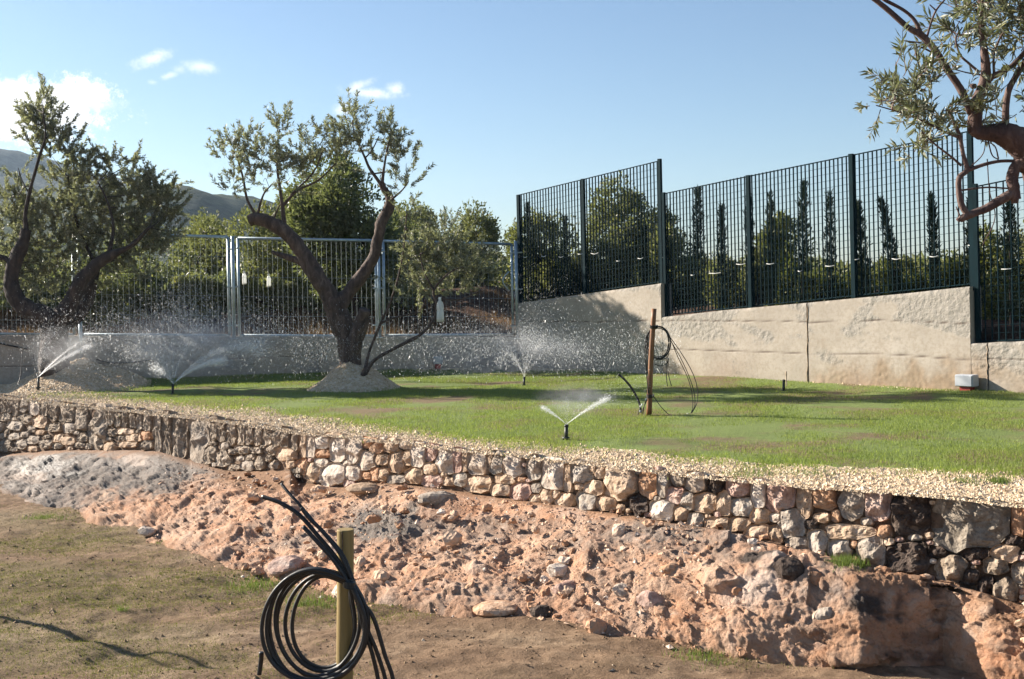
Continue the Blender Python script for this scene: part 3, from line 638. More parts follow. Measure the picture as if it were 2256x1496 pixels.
RIGHT = RIGHT[:299]; LEFT = LEFT[:299]
def build_wall(name, label, seeds, x0, x1, cat='wall'):
    SD = np.array([s[:4] for s in seeds]); base = wallpt((x0+x1)/2, wb_y((x0+x1)/2))[0]; root = thing(name, label, cat, base)
    n = 30; ang = np.arange(n)*2*math.pi/n; e = 3.2
    def nd(px, py, k): return (np.abs((px-SD[k, 0])/(SD[k, 2]/2))**e+np.abs((py-SD[k, 1])/(SD[k, 3]/2))**e)**(1/e)
    for i, s in enumerate(seeds):
        near = np.where((np.abs(SD[:, 0]-s[0]) < (SD[:, 2]+s[2])*.75) & (np.abs(SD[:, 1]-s[1]) < (SD[:, 3]+s[3])*.75))[0]; near = near[near != i]
        rs = np.linspace(.35, 1.22, 30); rad = np.full(n, 1.22); rr = np.random.default_rng(i*7+int(x0)+500)
        # scale per direction so that r=1 lies on the stone's own outline
        cx, sy = np.cos(ang)*s[2]/2, np.sin(ang)*s[3]/2; nrm = (np.abs(np.cos(ang))**e+np.abs(np.sin(ang))**e)**(-1/e); cx, sy = cx*nrm, sy*nrm
        for k in range(n):
            px, py = s[0]+cx[k]*rs, s[1]+sy[k]*rs; mine = rs; bad = (py < wt_y(px)-6-4*math.sin(i*2.3)) | (py > wb_y(px)+10) | (px < x0-14) | (px > x1+14)
            for j in near: bad |= nd(px, py, j) < mine
            if bad.any(): rad[k] = rs[max(np.argmax(bad)-1, 0)]
        lim = np.clip(1.10+.2*fbm(np.stack([np.cos(ang)*1.3+i*3.7, np.sin(ang)*1.3, 0*ang], 1), 3, i), .86, 1.25)
        nh = rr.integers(5, 8); pl = np.full(n, 9.)
        for q_ in range(nh):
            ph = 2*math.pi*(q_+rr.uniform(-.3, .3))/nh+i; cc_ = np.cos(ang-ph); pl = np.where(cc_ > .15, np.minimum(pl, rr.uniform(.92, 1.12)/np.maximum(cc_, .15)), pl)
        rad = np.minimum(rad, lim); rad = np.minimum(rad, pl); rad = np.minimum(rad, .5*(np.roll(rad, 1)+np.roll(rad, -1))*1.16)
        rad *= .995
        c, nn = wallpt(s[0], s[1]); pxm = F/c[1]; size = min(s[2], s[3])/pxm; bul = size*rr.uniform(.11, .20)
        tone = s[4]; rough = {'d': .13, 'w': .085, 's': .10, 'p': .04}.get(tone, .06)
        rings = [(1.0, -.10), (1.0, -.2*bul), (.99, .5*bul), (.94, .9*bul), (.78, 1.*bul), (.5, 1.02*bul), (.26, 1.03*bul)]
        big = s[2]*s[3] > 3000
        if big: rings = [(1.0, -.12), (1.0, -.2*bul), (.98, .35*bul), (.93, .7*bul), (.85, .9*bul), (.74, 1.*bul), (.62, 1.02*bul), (.5, 1.05*bul), (.38, 1.05*bul), (.26, 1.06*bul), (.13, 1.07*bul)]
        yaw = rr.normal(.20, .16); pit = rr.normal(-.16, .15)       # tilt of the main face
        fac = [(rr.uniform(0, 6.28), rr.uniform(.15, .7), rr.uniform(.3, .9)) for _ in range(6)]
        right = np.cross([0, 0, 1], nn); right /= np.linalg.norm(right); right = right if right[0] > 0 else -right; up = np.cross(nn, right); up = up if up[2] > 0 else -up
        V = []
        for q, dep in rings:
            for k in range(n):
                x, y = s[0]+cx[k]*rad[k]*q, s[1]+sy[k]*rad[k]*q; p = wallpt(x, y)[0]
                ux, uy = (x-s[0])/pxm, -(y-s[1])/pxm; d = dep
                if q < .99:
                    d = dep+ux*math.tan(yaw)*-1*.0+(ux*math.sin(yaw)+uy*math.sin(pit))
                    for fa, fo, fs in fac: d = min(d, dep+bul*fs*2-(ux*math.cos(fa)+uy*math.sin(fa)-fo*size*.35)*fs*1.6-bul*fs*.9)
                    d = max(d, -.3*bul)
                V.append(p+nn*d)
        cp = wallpt(s[0], s[1])[0]+nn*(rings[-1][1]); V.append(cp); V = np.array(V)
        ns = 1/max(size, .03); nz = fbm(V*ns*2.2+i*5.1, 4, 11, .55)*(rough*1.7 if big else rough*1.3)*min(size, .25)
        nz += (np.abs(fbm(V*18+i, 3, 13)))*(-.012 if tone in 'wd' else -.004)
        if tone in 'w': nz += .012*vn(V*np.array([38, 38, 7])+i, 15)
        msk = np.ones(len(V)); msk[:n] = 0; V = V+nn*(nz*msk)[:, None]
        Fc = []; m = len(rings)
        for a in range(m-1):
            for k in range(n): l = (k+1) % n; Fc.append((a*n+k, a*n+l, (a+1)*n+l, (a+1)*n+k))
        for k in range(n): Fc.append(((m-1)*n+k, (m-1)*n+(k+1) % n, len(V)-1))
        o = obj('stone', V, Fc, M['st_'+tone], root, smooth=False)
    # earth core behind the stones
    pxs = np.linspace(x0-16, x1+10, 90); V = []
    for p in pxs:
        for k in range(9):
            t = k/8; V.append(wallpt(p, wt_y(p)*(1-t)+(wb_y(p)+14)*t, -.034)[0])
    V = np.array(V); V += .012*np.stack([vn(V*12, 3), vn(V*12, 4), vn(V*12, 5)], 1)
    obj('earth_core', V, grid(90, 9), M['core'], root)
build_wall('dry_stone_wall', 'weathered dark grey dry stone wall of upright slabs on the left', LEFT, -120, 652)
build_wall('dry_stone_wall', 'pale and orange dry stone wall from middle to right edge under the gravel', RIGHT, 662, 2640)

# ------------------------------------------------------------------ single rocks on the outcrop
def rock(px, py, w, h, tone, label, Y=None, depth=.8, seed=0, name='rock'):
    if Y is None:
        best = None
        for t in np.linspace(0, 1.05, 60):
            q = outcrop_pt(px, t); e = abs(proj(q)[0][1]-(py+h*.3))
            if best is None or e < best[0]: best = (e, q)
        c = best[1]
        if proj(c)[0][1] < py+h*.3-12: c = G(px, py+h*.45, LOW)
    else: c = P(px, py, Y)
    s = F/c[1]; a, b = w/s/2, h/s/2; nu, nv = 20, 14; V = []
    for i in range(nu):
        for j in range(nv+1):
            th, ph = 2*math.pi*i/nu, math.pi*j/nv; d = np.array([math.sin(ph)*math.cos(th), math.sin(ph)*math.sin(th), math.cos(ph)]); V.append(d)
    V = np.array(V); rr = np.random.default_rng(seed+900)
    for _ in range(9):
        n_ = rr.normal(size=3); n_ /= np.linalg.norm(n_); k = rr.uniform(.62, .9); dd = V@n_; V = V-np.where(dd > k, (dd-k)*.85, 0)[:, None]*n_
    V = V*(1+.10*fbm(V*2.3+seed, 4, seed))[:, None]; cc = c+np.array([0, 0, b*.25]); V = V*np.array([a, a*depth, b])*1.08+cc
    f = []
    for i in range(nu):
        for j in range(nv): k = (i+1) % nu; f.append((i*(nv+1)+j, i*(nv+1)+j+1, k*(nv+1)+j+1, k*(nv+1)+j))
    tag(obj(name, V, f, M['st_'+tone], loc=c), label, 'rock')
rock(1742, 1250, 76, 62, 'd', 'dark pointed stone standing on the ledge below the right stone wall', seed=1)
rock(1435, 1322, 66, 54, 'k', 'pinkish rounded boulder low on the rubble slope right of centre', seed=2)
rock(1250, 1288, 66, 34, 'k', 'pale flat stone bedded in the rubble left of two pinkish stones', seed=3)
rock(1372, 1298, 46, 32, 'p', 'small whitish stone just above and left of the rounded boulder', seed=4)
rock(630, 1245, 80, 50, 'k', 'pink humped boulder at the slope foot left of the foreground stake', seed=5)
rock(325, 1168, 42, 24, 'p', 'small white stone at the foot of the slope on the left', seed=6)
rock(800, 1074, 84, 28, 't', 'flat tan stone lying below the pale wall in front of the red earth', seed=7)
rock(960, 1092, 90, 32, 'g', 'low grey stone bedded just under the pale wall', seed=8)
rock(1100, 1335, 110, 30, 'o', 'long low orange stone at the slope foot right of the foreground hoses', seed=9)
rock(1195, 1345, 54, 26, 'd', 'dark small stone beside the long orange stone at the slope foot', seed=10)
rock(1480, 1250, 60, 30, 'o', 'orange stone jutting out halfway up the slope', seed=11)
rock(1230, 1255, 50, 30, 'p', 'little pale stone in the middle of the rubble slope', seed=12)
rock(1822, 1345, 60, 46, 'g', 'grey knob of stone beside the black-stained boulder', seed=13)
def rubble():
    # uncountable broken stones over the outcrop face
    n = 3600; px = R.uniform(350, 2350, n); px = px[(px < 1560) | (px > 2250)]; n = len(px); t = R.uniform(.05, 1.12, n)**.9; c = []
    T = [outcrop_pt(a, b) for a, b in zip(px, t)]; c = np.array(T); c[:, :2] += R.normal(0, .02, (n, 2)); s = np.exp(R.normal(math.log(.010), .45, n))
    c[:, 2] += .02+s*.3+.05*np.clip(fbm(c*1.6, 2, 50), 0, 1)
    V, f = pebbles(c, s); tag(obj('rubble', V, f, M['rubble'], loc=(0, 9, -.7)), 'small reddish broken stones scattered over the rock slope', kind='stuff')
M['rubble'] = gravelmat('rubble_chips', [(0., (.34, .18, .10)), (.4, (.50, .30, .185)), (.75, (.56, .39, .27)), (1., (.62, .52, .43))])
rubble()
def chunks():
    B = []
    for k in range(9):
        th = np.arange(8)*math.pi/4; V = [np.array([0, 0, 1.])]
        for z, rd in ((.55, .8), (-.1, 1.0), (-.7, .7)): V += [np.array([rd*math.cos(a+z), rd*math.sin(a+z), z]) for a in th]
        V = np.array(V); rr = np.random.default_rng(k+50)
        for _ in range(8):
            q = rr.normal(size=3); q /= np.linalg.norm(q); kk = rr.uniform(.45, .85); dd = V@q; V = V-np.where(dd > kk, dd-kk, 0)[:, None]*q
        B.append(V*(1+rr.uniform(-.08, .08, (len(V), 1))))
    f0 = [(0, 1+k, 1+(k+1) % 8) for k in range(8)]+[(1+r_*8+k, 9+r_*8+k, 9+r_*8+(k+1) % 8, 1+r_*8+(k+1) % 8) for r_ in range(2) for k in range(8)]
    parts = []
    for i in range(330):
        px = random.uniform(420, 2330); t = random.random()**.8*1.08
        if 1850 < px < 2230 and t > .15: continue
        c = outcrop_pt(px, t); s_ = math.exp(random.gauss(math.log(.034), .45)); a = random.uniform(0, 6.28); V = B[i % 9]*np.array([1, random.uniform(.6, 1), random.uniform(.45, .8)])*s_
        R2 = np.array([[math.cos(a), -math.sin(a), 0], [math.sin(a), math.cos(a), 0], [0, 0, 1]]); til = random.gauss(0, .4); R3 = np.array([[1, 0, 0], [0, math.cos(til), -math.sin(til)], [0, math.sin(til), math.cos(til)]])
        parts.append((V@R2@R3+c+np.array([0, 0, .02+s_*.15]), f0))
    V, f = join(parts); tag(obj('broken_stones', V, f, M['rubble'], loc=(0, 9, -.7)), 'angular pinkish stones half buried in the rock slope', kind='stuff')
chunks()
def low_cover():
    def ins(px, py, x, y):
        q = np.stack([x, y, 0*x], 1); n = fbm(q*np.array([.7, 1.2, 1]), 4, 33); ft = np.interp(px, [p[0] for p in FT], [p[1] for p in FT]); pl = proj(np.stack([x, y, 0*x+LOW], 1))
        ft2 = np.interp(pl[:, 0], [p[0] for p in FT], [p[1] for p in FT])
        return (n+.35*R.uniform(-1, 1, len(x)) > .12) & (pl[:, 1] > ft2-3) & (pl[:, 1] < 1520) & (pl[:, 0] > -20) & (pl[:, 0] < 2280)
    p = scatter_region(38000, ins, (-7, 4), (5.3, 13), 1.2); V, f = blades(p, low_z(p[:, 0], p[:, 1]), .015, .0042, 1.2)
    tag(obj('sparse_grass', V, f, M['blade_low'], loc=(0, 8, LOW)), 'thin patchy grass sprouting from the brown soil', kind='stuff')
    tf = []
    for (px, py, r, n) in [(1868, 1262, .10, 900), (400, 1150, .14, 350), (270, 1350, .05, 90), (110, 1140, .25, 700), (360, 1200, .1, 160), (2200, 1062, .07, 250), (2125, 1062, .1, 160), (1880, 1430, .25, 700), (1800, 1420, .2, 400), (1550, 1450, .2, 350), (690, 1330, .25, 500), (560, 1290, .25, 500), (1660, 1046, .2, 300), (1780, 1046, .2, 260)]:
        if py < 1100: c = G(px, py, 0)
        elif px == 1868: c = outcrop_pt(1868, .25)+np.array([0, 0, .02])
        else: c = G(px, py, LOW)
        q = np.c_[c[0]+R.normal(0, r*.5, n), c[1]+R.normal(0, r*.5, n)]; tf.append(blades(q, c[2]+np.zeros(n), .05 if px in (1868, 270) else .03, .005, .8))
    V, f = join([(a, b) for a, b in tf]); tag(obj('grass_tufts', V, np.array(f), M['tuft'], loc=(0, 8, LOW)), 'bright green grass tufts dotted over soil, ledge and gravel', kind='stuff')
    n = 27000; x = R.uniform(-7, 4.5, n); y = R.uniform(5.3, 12.5, n); s = np.exp(R.normal(math.log(.0046), .6, n)); c = np.c_[x, y, low_z(x, y)+s*.2]
    V, f = pebbles(c, s); tag(obj('soil_clods', V, f, M['clod'], loc=(0, 8, LOW)), 'crumbs of earth and grit on the lower soil', kind='stuff')
M['clod'] = gravelmat('clods', [(0., (.12, .075, .04)), (.6, (.23, .15, .085)), (.93, (.32, .22, .13)), (1., (.5, .42, .33))])
low_cover()

# ------------------------------------------------------------------ concrete walls
def panel(root, line, x0, x1, top, seed, thick=.26, zlo=-.25, stain=None, shade_rough=0, grooves=(.43, .86)):
    a, b = line(x0, 700), line(x1, 700); L = np.hypot(*(b-a)[:2]); d = (b-a)[:2]/L; n2 = np.array([d[1], -d[0]]); n2 = n2 if n2[1] < 0 else -n2
    nu = max(int(L/.021), 6); nv = 72; us = np.linspace(0, 1, nu)
    zt = []
    for u in us:
        q = a*(1-u)+b*u; px = proj(np.array([[q[0], q[1], 1.0]]))[0][0]; py = np.interp(px, [t[0] for t in top], [t[1] for t in top]); zt.append(line(px, py)[2])
    zt = np.array(zt); v = np.linspace(0, 1, nv); Z = zlo+(zt[:, None]-zlo)*v[None, :]; XY = a[None, :2]+(b-a)[None, :2]*us[:, None]
    P3 = np.stack([np.repeat(XY[:, 0], nv), np.repeat(XY[:, 1], nv), Z.ravel()], 1); al = np.repeat(us*L, nv); z = Z.ravel(); dt = np.repeat(zt, nv)-z
    pp = proj(P3)[:, 0]
    q = np.stack([al*1.5-z*1.5, z*4.2+al*1.2, 0*z+seed], 1); r = fbm(q, 4, seed)
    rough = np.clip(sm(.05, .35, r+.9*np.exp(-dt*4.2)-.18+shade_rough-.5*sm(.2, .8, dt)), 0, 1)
    g = np.zeros(len(P3))
    for gz in grooves: g = np.maximum(g, np.exp(-((z-gz-.03*vn(P3*np.array([.8, .8, 0]), seed+4)-.0)/.007)**2)*sm(-.5, .3, vn(P3*3, seed+6)+.4))
    st = np.zeros(len(P3)) if stain is None else np.clip(sm(.5, 0, z+.25*fbm(P3*3, 4, 8))*blob(pp, 0*pp, [(s[0], 0, s[1], 1, s[2]) for s in stain])*1.6, 0, 1)
    dsp = .0055*rough*(fbm(P3*30, 3, 21)+.6*fbm(P3*75, 2, 23))+.003*fbm(P3*3, 3, 25)-.006*g+.006*np.clip(st, 0, 1)*fbm(P3*40, 2, 26)
    dsp -= .02*sm(.03, 0, dt)*np.abs(fbm(P3*9, 3, 3)); P3[:, :2] += n2[None]*dsp[:, None]
    att = dict(rough=rough, stain=st, groove=np.clip(g, 0, 1))
    obj('wall_panel', P3, grid(nu, nv), M['concrete'], root, smooth=True, attrs=att)
    # cap, back and ends
    f0 = P3.reshape(nu, nv, 3)[:, -1]; bk = f0.copy(); bk[:, :2] = XY-n2*thick; mid = (f0+bk)/2
    V = np.concatenate([f0, mid+np.c_[0*us, 0*us, .006*vn(mid*14, 5)], bk, np.c_[bk[:, :2], np.full(nu, zlo)]]); F_ = []
    for i in range(nu-1):
        for k in range(3): F_.append((k*nu+i, k*nu+i+1, (k+1)*nu+i+1, (k+1)*nu+i))
    e0, e1 = len(V), len(V)+1; lo0 = np.r_[XY[0], zlo]; lo1 = np.r_[XY[-1], zlo]; V = np.vstack([V, lo0, lo1])
    F_ += [(0, 2*nu, 3*nu, e0), (nu-1, 3*nu-1, 4*nu-1, e1)]
    obj('wall_back', V, F_, M['concrete'], root, attrs={k: np.full(len(V), .55 if k == 'rough' else 0.) for k in att})
TOPS = [(1100, 673), (1142, 668), (1300, 646), (1440, 627), (1457, 624)], [(1458, 699), (1600, 683), (1780, 667), (2000, 646), (2137, 631)], [(2138, 757), (2256, 752), (2980, 725)]
cw = thing('concrete_wall', 'stepped cast concrete retaining wall under the green fence', 'wall', Wp(1780, 840))
ST = [(2040, 150, .8), (1900, 120, .6), (2250, 90, .5), (1400, 300, .25)]
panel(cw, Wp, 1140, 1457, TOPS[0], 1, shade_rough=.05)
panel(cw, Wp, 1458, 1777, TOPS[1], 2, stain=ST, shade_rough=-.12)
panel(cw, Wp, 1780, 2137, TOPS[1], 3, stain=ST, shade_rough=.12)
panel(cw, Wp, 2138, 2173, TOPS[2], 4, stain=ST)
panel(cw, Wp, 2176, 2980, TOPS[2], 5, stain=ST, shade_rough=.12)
# crack mortar in the joints
for px_, t0, t1, in ((1778.5, 674, 842), (2174.5, 762, 862)):
    pts = cr([Wp(px_+1.2*math.sin(k*2.1), t0+(t1-t0)*k/9, -.004) for k in range(10)], 3)
    obj('joint_seam', *tube(pts, .0045*(1+.5*np.sin(np.arange(len(pts))*1.7)), 6, .4), M['st_t'], cw)
bw = thing('concrete_wall', 'low rough grey concrete wall in shade under the steel gates', 'wall', Bp(600, 820))
BT = [(-400, 736), (0, 738), (180, 741), (500, 741), (1136, 742)]
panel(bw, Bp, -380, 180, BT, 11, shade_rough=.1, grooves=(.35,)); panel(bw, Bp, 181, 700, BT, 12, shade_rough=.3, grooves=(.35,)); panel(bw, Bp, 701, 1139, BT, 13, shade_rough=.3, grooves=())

# ------------------------------------------------------------------ green fence
def bar_mesh(a, b, w, t, dirv):
    a, b = np.array(a), np.array(b); c = (a+b)/2; h = np.linalg.norm(b-a); z = (b-a)/h; x = np.array([dirv[0], dirv[1], 0]); y = np.cross(z, x); y /= np.linalg.norm(y); x = np.cross(y, z)
    return box(c, (w, t, h), [x, y, z])
def green_fence(label, x0, x1, topl, botl, posts, nb, hz=7):
    bk = .13; lo = Wp((x0+x1)/2, np.interp((x0+x1)/2, *zip(*botl)), bk); root = thing('green_fence', label, 'fence', lo, 'stepped sections of green fence')
    ty = lambda p: np.interp(p, *zip(*topl)); by = lambda p: np.interp(p, *zip(*botl))
    A, B = Wp(x0, 600, bk), Wp(x1, 600, bk)
    for u in np.linspace(0, 1, nb+2)[1:-1]:
        q = A*(1-u)+B*u; px = proj(np.array([[q[0], q[1], 1.5]]))[0][0]
        if any(abs(px-p[0]) < 4 for p in posts): continue
        obj('bar', *bar_mesh(Wp(px+(by(px)-ty(px))*.02, by(px)+1, bk), Wp(px, ty(px), bk), .010, .020, CD), M['green'], root)
    for k in range(hz):
        t = (k+.0)/(hz-1)
        f = lambda p: ty(p)*(1-t)+by(p)*t
        a, b = Wp(x0, f(x0), bk-.012 if 0 < k < hz-1 else bk), Wp(x1, f(x1), bk-.012 if 0 < k < hz-1 else bk); r = .009 if k in (0, hz-1) else .0026
        obj('rail' if k in (0, hz-1) else 'cross_rod', *tube([a, (a+b)/2, b], r, 5), M['green'], root)
    for (px, t0, t1, w) in posts:
        Y = Wp(px, 600, bk)[1]; obj('post', *bar_mesh(Wp(px+(t1-t0)*.022, t1, bk-.03), Wp(px, t0, bk-.03), w*Y/F*1.0, .045, CD), M['green'], root)
    return root
g1 = green_fence('green steel fence section between the gate and first high step', 1142, 1455, [(1142, 430), (1455, 354)], [(1142, 664), (1455, 621)], [(1142, 429, 672, 8), (1284, 394, 656, 8), (1453, 350, 640, 8)], 46, 19)
g2 = green_fence('longest green steel fence section, three panels wide, in middle of right wall', 1462, 2142, [(1462, 427), (1650, 386), (1875, 342), (2137, 288)], [(1462, 694), (1650, 675), (1877, 650), (2145, 625)], [(1462, 424, 700, 7), (1648, 386, 680, 9), (1875, 339, 656, 10), (2137, 280, 640, 10)], 76, 21)
g3 = green_fence('green steel fence section at right edge above the low wall', 2150, 2900, [(2146, 412), (2256, 388), (2900, 260)], [(2150, 752), (2900, 730)], [(2148, 405, 764, 10), (2420, 350, 752, 10), (2760, 280, 744, 11)], 40, 21)
for (px, py, w) in [(1157, 565, 8), (1198, 563, 10), (1236, 565, 10), (1278, 559, 9), (1310, 557, 16), (1362, 574, 8), (1411, 568, 12), (1464, 566, 10), (1526, 605, 8), (1575, 601, 26), (1632, 581, 20), (1697, 580, 17), (1762, 596, 8), (1828, 585, 20), (1975, 569, 20), (2057, 564, 18), (2141, 539, 16), (2217, 592, 22), (1885, 570, 16)]:
    rt = g1 if px < 1458 else (g2 if px < 2146 else g3)
    a, m_, b = Wp(px-w/2, py+1, .09), Wp(px, py+2+random.uniform(-1, 1), .085), Wp(px+w/2, py, .12)
    obj('tie', *tube(cr([a, m_, b], 3), .0055, 5), M['tie'], rt)

# ------------------------------------------------------------------ steel gates on the back wall
def gate(label, x0, x1, t0, t1, b0, b1, nw, lx=None, hz=4, mt='steel', col=.025):
    bk = .1; root = thing('mesh_gate', label, 'gate', Bp((x0+x1)/2, (b0+b1)/2, bk), 'galvanised mesh gate panels')
    TY = lambda p: np.interp(p, (x0, x1), (t0, t1)); BY = lambda p: np.interp(p, (x0, x1), (b0, b1)); dx = (b0-t0)*.018
    c = [Bp(x0, t0, bk), Bp(x1, t1, bk), Bp(x1+dx, b1, bk), Bp(x0+dx, b0, bk)]
    for (p, q, nm) in ((0, 1, 'top_rail'), (3, 2, 'bottom_rail'), (0, 3, 'stile'), (1, 2, 'stile')):
        obj(nm, *tube([c[p], (c[p]+c[q])/2, c[q]], col, 10), M[mt], root, smooth=True)
    for u in np.linspace(0, 1, nw+2)[1:-1]:
        p = x0+(x1-x0)*u; obj('wire', *tube([Bp(p, TY(p), bk-.01), Bp(p+dx, BY(p), bk-.01)], .0024, 4, cap=False), M['wire'], root)
    for k in range(1, hz+1):
        t = k/(hz+1); obj('cross_wire', *tube([Bp(x0+dx*t, t0+(b0-t0)*t, bk-.005), Bp(x1+dx*t, t1+(b1-t1)*t, bk-.005)], .0024, 4, cap=False), M['wire'], root)
    return root
gate('thin greenish mesh panel at the far left behind the olive trunk', -260, 160, 545, 556, 733, 737, 42, hz=5, col=.02)
gate('galvanised mesh gate panel partly behind the left olive crown', 172, 502, 514, 522, 737, 739, 26)
gate('galvanised mesh gate panel framed by the centre tree fork', 524, 827, 525, 530, 739, 740, 27)
gt = gate('galvanised mesh gate panel next to the green fence, with ring latch', 844, 1127, 531, 538, 739, 737, 26)
a = [Bp(1122-14*math.sin(k/12*math.pi), 598+42*k/12, .04) for k in range(13)]
obj('latch_ring', *tube(a, .012, 6), M['steel'], gt, smooth=True)
for (px, t0, t1, lb) in ((512, 520, 744, 'steel gate post between the left and middle panels'), (833, 528, 742, 'steel gate post behind the right fork limb of the centre tree'), (1136, 531, 744, 'steel gate post against the green fence corner'), (176, 690, 800, 'short steel gate post beside the left olive trunk')):
    b0 = Bp(px+4, t1, .02); r = thing('gate_post', lb, 'post', b0, 'gate posts')
    obj('tube', *tube([b0-np.array([0, 0, .02]), Bp(px, t0, .02)], .030, 10), M['steel'], r, smooth=True)
    obj('base_plate', *box(Bp(px+4, t1+2, -.005), (.12, .10, .014)), M['steel'], r)
    for k in (.12, .5, .88):
        if t1-t0 > 150: q = Bp(px+2, t0+(t1-t0)*k, .03); obj('hinge', *tube([q-np.array([.10, .02, 0]), q+np.array([.10, .02, 0])], .014, 6), M['steel'], r)
# fly-trap bottles
def bottle(c, s, label, r=.042, h=.24, string=.1):
    c = np.array(c); root = thing('hanging_bottle', label, 'bottle', c, 'hanging plastic bottles')
    pr = [(0, .0), (.8, .0), (.95, .03), (1, .1), (1, .45), (.93, .5), (1, .55), (1, .72), (.8, .82), (.35, .93), (.33, 1.0), (0, 1.0)]; n = 14; V = []
    for rr, z in pr:
        for k in range(n): a = 2*math.pi*k/n; V.append(c+np.array([rr*r*math.cos(a), rr*r*math.sin(a), (z-1)*h])*s)
    V = np.array(V); f = grid(len(pr), n).tolist()
    for i in range(len(pr)-1): f.append([i*n+n-1, (i+1)*n+n-1, (i+1)*n, i*n])
    obj('bottle_body', V, f, M['bottle'], root, smooth=True)
    V2 = []
    for rr, z in ((0, .02), (.85, .02), (.93, .05), (.93, .12), (0, .12)):
        for k in range(n): a = 2*math.pi*k/n; V2.append(c+np.array([rr*r*math.cos(a), rr*r*math.sin(a), (z-1)*h])*s)
    f2 = grid(5, n).tolist()+[[i*n+n-1, (i+1)*n+n-1, (i+1)*n, i*n] for i in range(4)]
    obj('liquid', np.array(V2), f2, M['liquid'], root, smooth=True)
    obj('cap', *tube([c-np.array([0, 0, .01]), c+np.array([0, 0, .022])], .02*s, 10), M['tie'], root)
    obj('string', *tube([c+np.array([0, 0, .02]), c+np.array([0, .02, string])], .003, 4), M['hose'], root)
bottle(P(969, 658, 16.6), 1.25, 'larger white plastic bottle hanging from a low branch of the centre tree', h=.26)
bottle(P(538, 600, 20.6), .9, 'small clear bottle hanging behind the middle gate panel near its left stile')
bottle(P(592, 606, 20.9), .9, 'faint clear bottle hanging behind the middle gate, right of another bottle')

# ------------------------------------------------------------------ trees
def leaves(pos, dirs, L, Wd, n):                    # folded two-triangle leaves
    d = dirs/(np.linalg.norm(dirs, axis=1)[:, None]+1e-9); r = R.normal(size=(n, 3)); s = np.cross(d, r); s /= np.linalg.norm(s, axis=1)[:, None]+1e-9; nn = np.cross(d, s)
    L = L*R.uniform(.65, 1.25, n)[:, None]; w = Wd*R.uniform(.8, 1.2, n)[:, None]/2
    a = pos; b = pos+d*L*.5+s*w+nn*w*.35; c = pos+d*L+nn*L*R.uniform(-.15, .15, (n, 1)); e = pos+d*L*.5-s*w+nn*w*.35
    V = np.stack([a, b, c, e], 1).reshape(-1, 3); i = np.arange(n)*4
    return V, np.concatenate([np.stack([i, i+1, i+2], 1), np.stack([i, i+2, i+3], 1)])
def twigs(starts, dirs, Lt, nl, leafL, leafW, curve=.3, tr=.0028, tn=3, spread=.9):
    """leafy twigs: returns (leafV, leafF), (twigV, twigF)"""
    LP, LD, TV, TF, n0 = [], [], [], [], 0
    for s, d in zip(starts, dirs):
        d = d/np.linalg.norm(d); L = Lt*R.uniform(.6, 1.3); k = 5; p = s.copy(); pts = [p.copy()]; dd = d.copy(); droop = R.normal(0, curve, 3)
        for j in range(k):
            dd = dd+droop/k+np.array([0, 0, .02]); dd /= np.linalg.norm(dd); p = p+dd*L/k; pts.append(p.copy())
        pts = np.array(pts); v, f = tube(pts, np.linspace(tr, tr*.4, k+1), tn, cap=False); TV.append(v); TF.append(np.array(f)+n0); n0 += len(v)
        u = R.uniform(.08, 1, nl); q = u*k; i = np.minimum(q.astype(int), k-1); fr = (q-i)[:, None]; b = pts[i]*(1-fr)+pts[i+1]*fr; tdir = pts[i+1]-pts[i]; tdir /= np.linalg.norm(tdir, axis=1)[:, None]
        o = R.normal(size=(nl, 3)); o -= tdir*(o*tdir).sum(1)[:, None]; o /= np.linalg.norm(o, axis=1)[:, None]
        LP.append(b); LD.append(tdir*R.uniform(.4, 1., (nl, 1))+o*spread*R.uniform(.4, 1, (nl, 1)))
    LP, LD = np.concatenate(LP), np.concatenate(LD)
    return leaves(LP, LD, leafL, leafW, len(LP)), (np.concatenate(TV), np.concatenate(TF))
def limb_px(pts, Y, dY=0):                          # (px, py, radius px [, dy]) -> world polyline and radii
    p = np.array([P(q[0], q[1], Y+(q[3] if len(q) > 3 else 0)) for q in pts]); r = np.array([q[2]*.92*Y/F for q in pts])
    s = cr(np.c_[p, r], 9); return s[:, :3], s[:, 3]
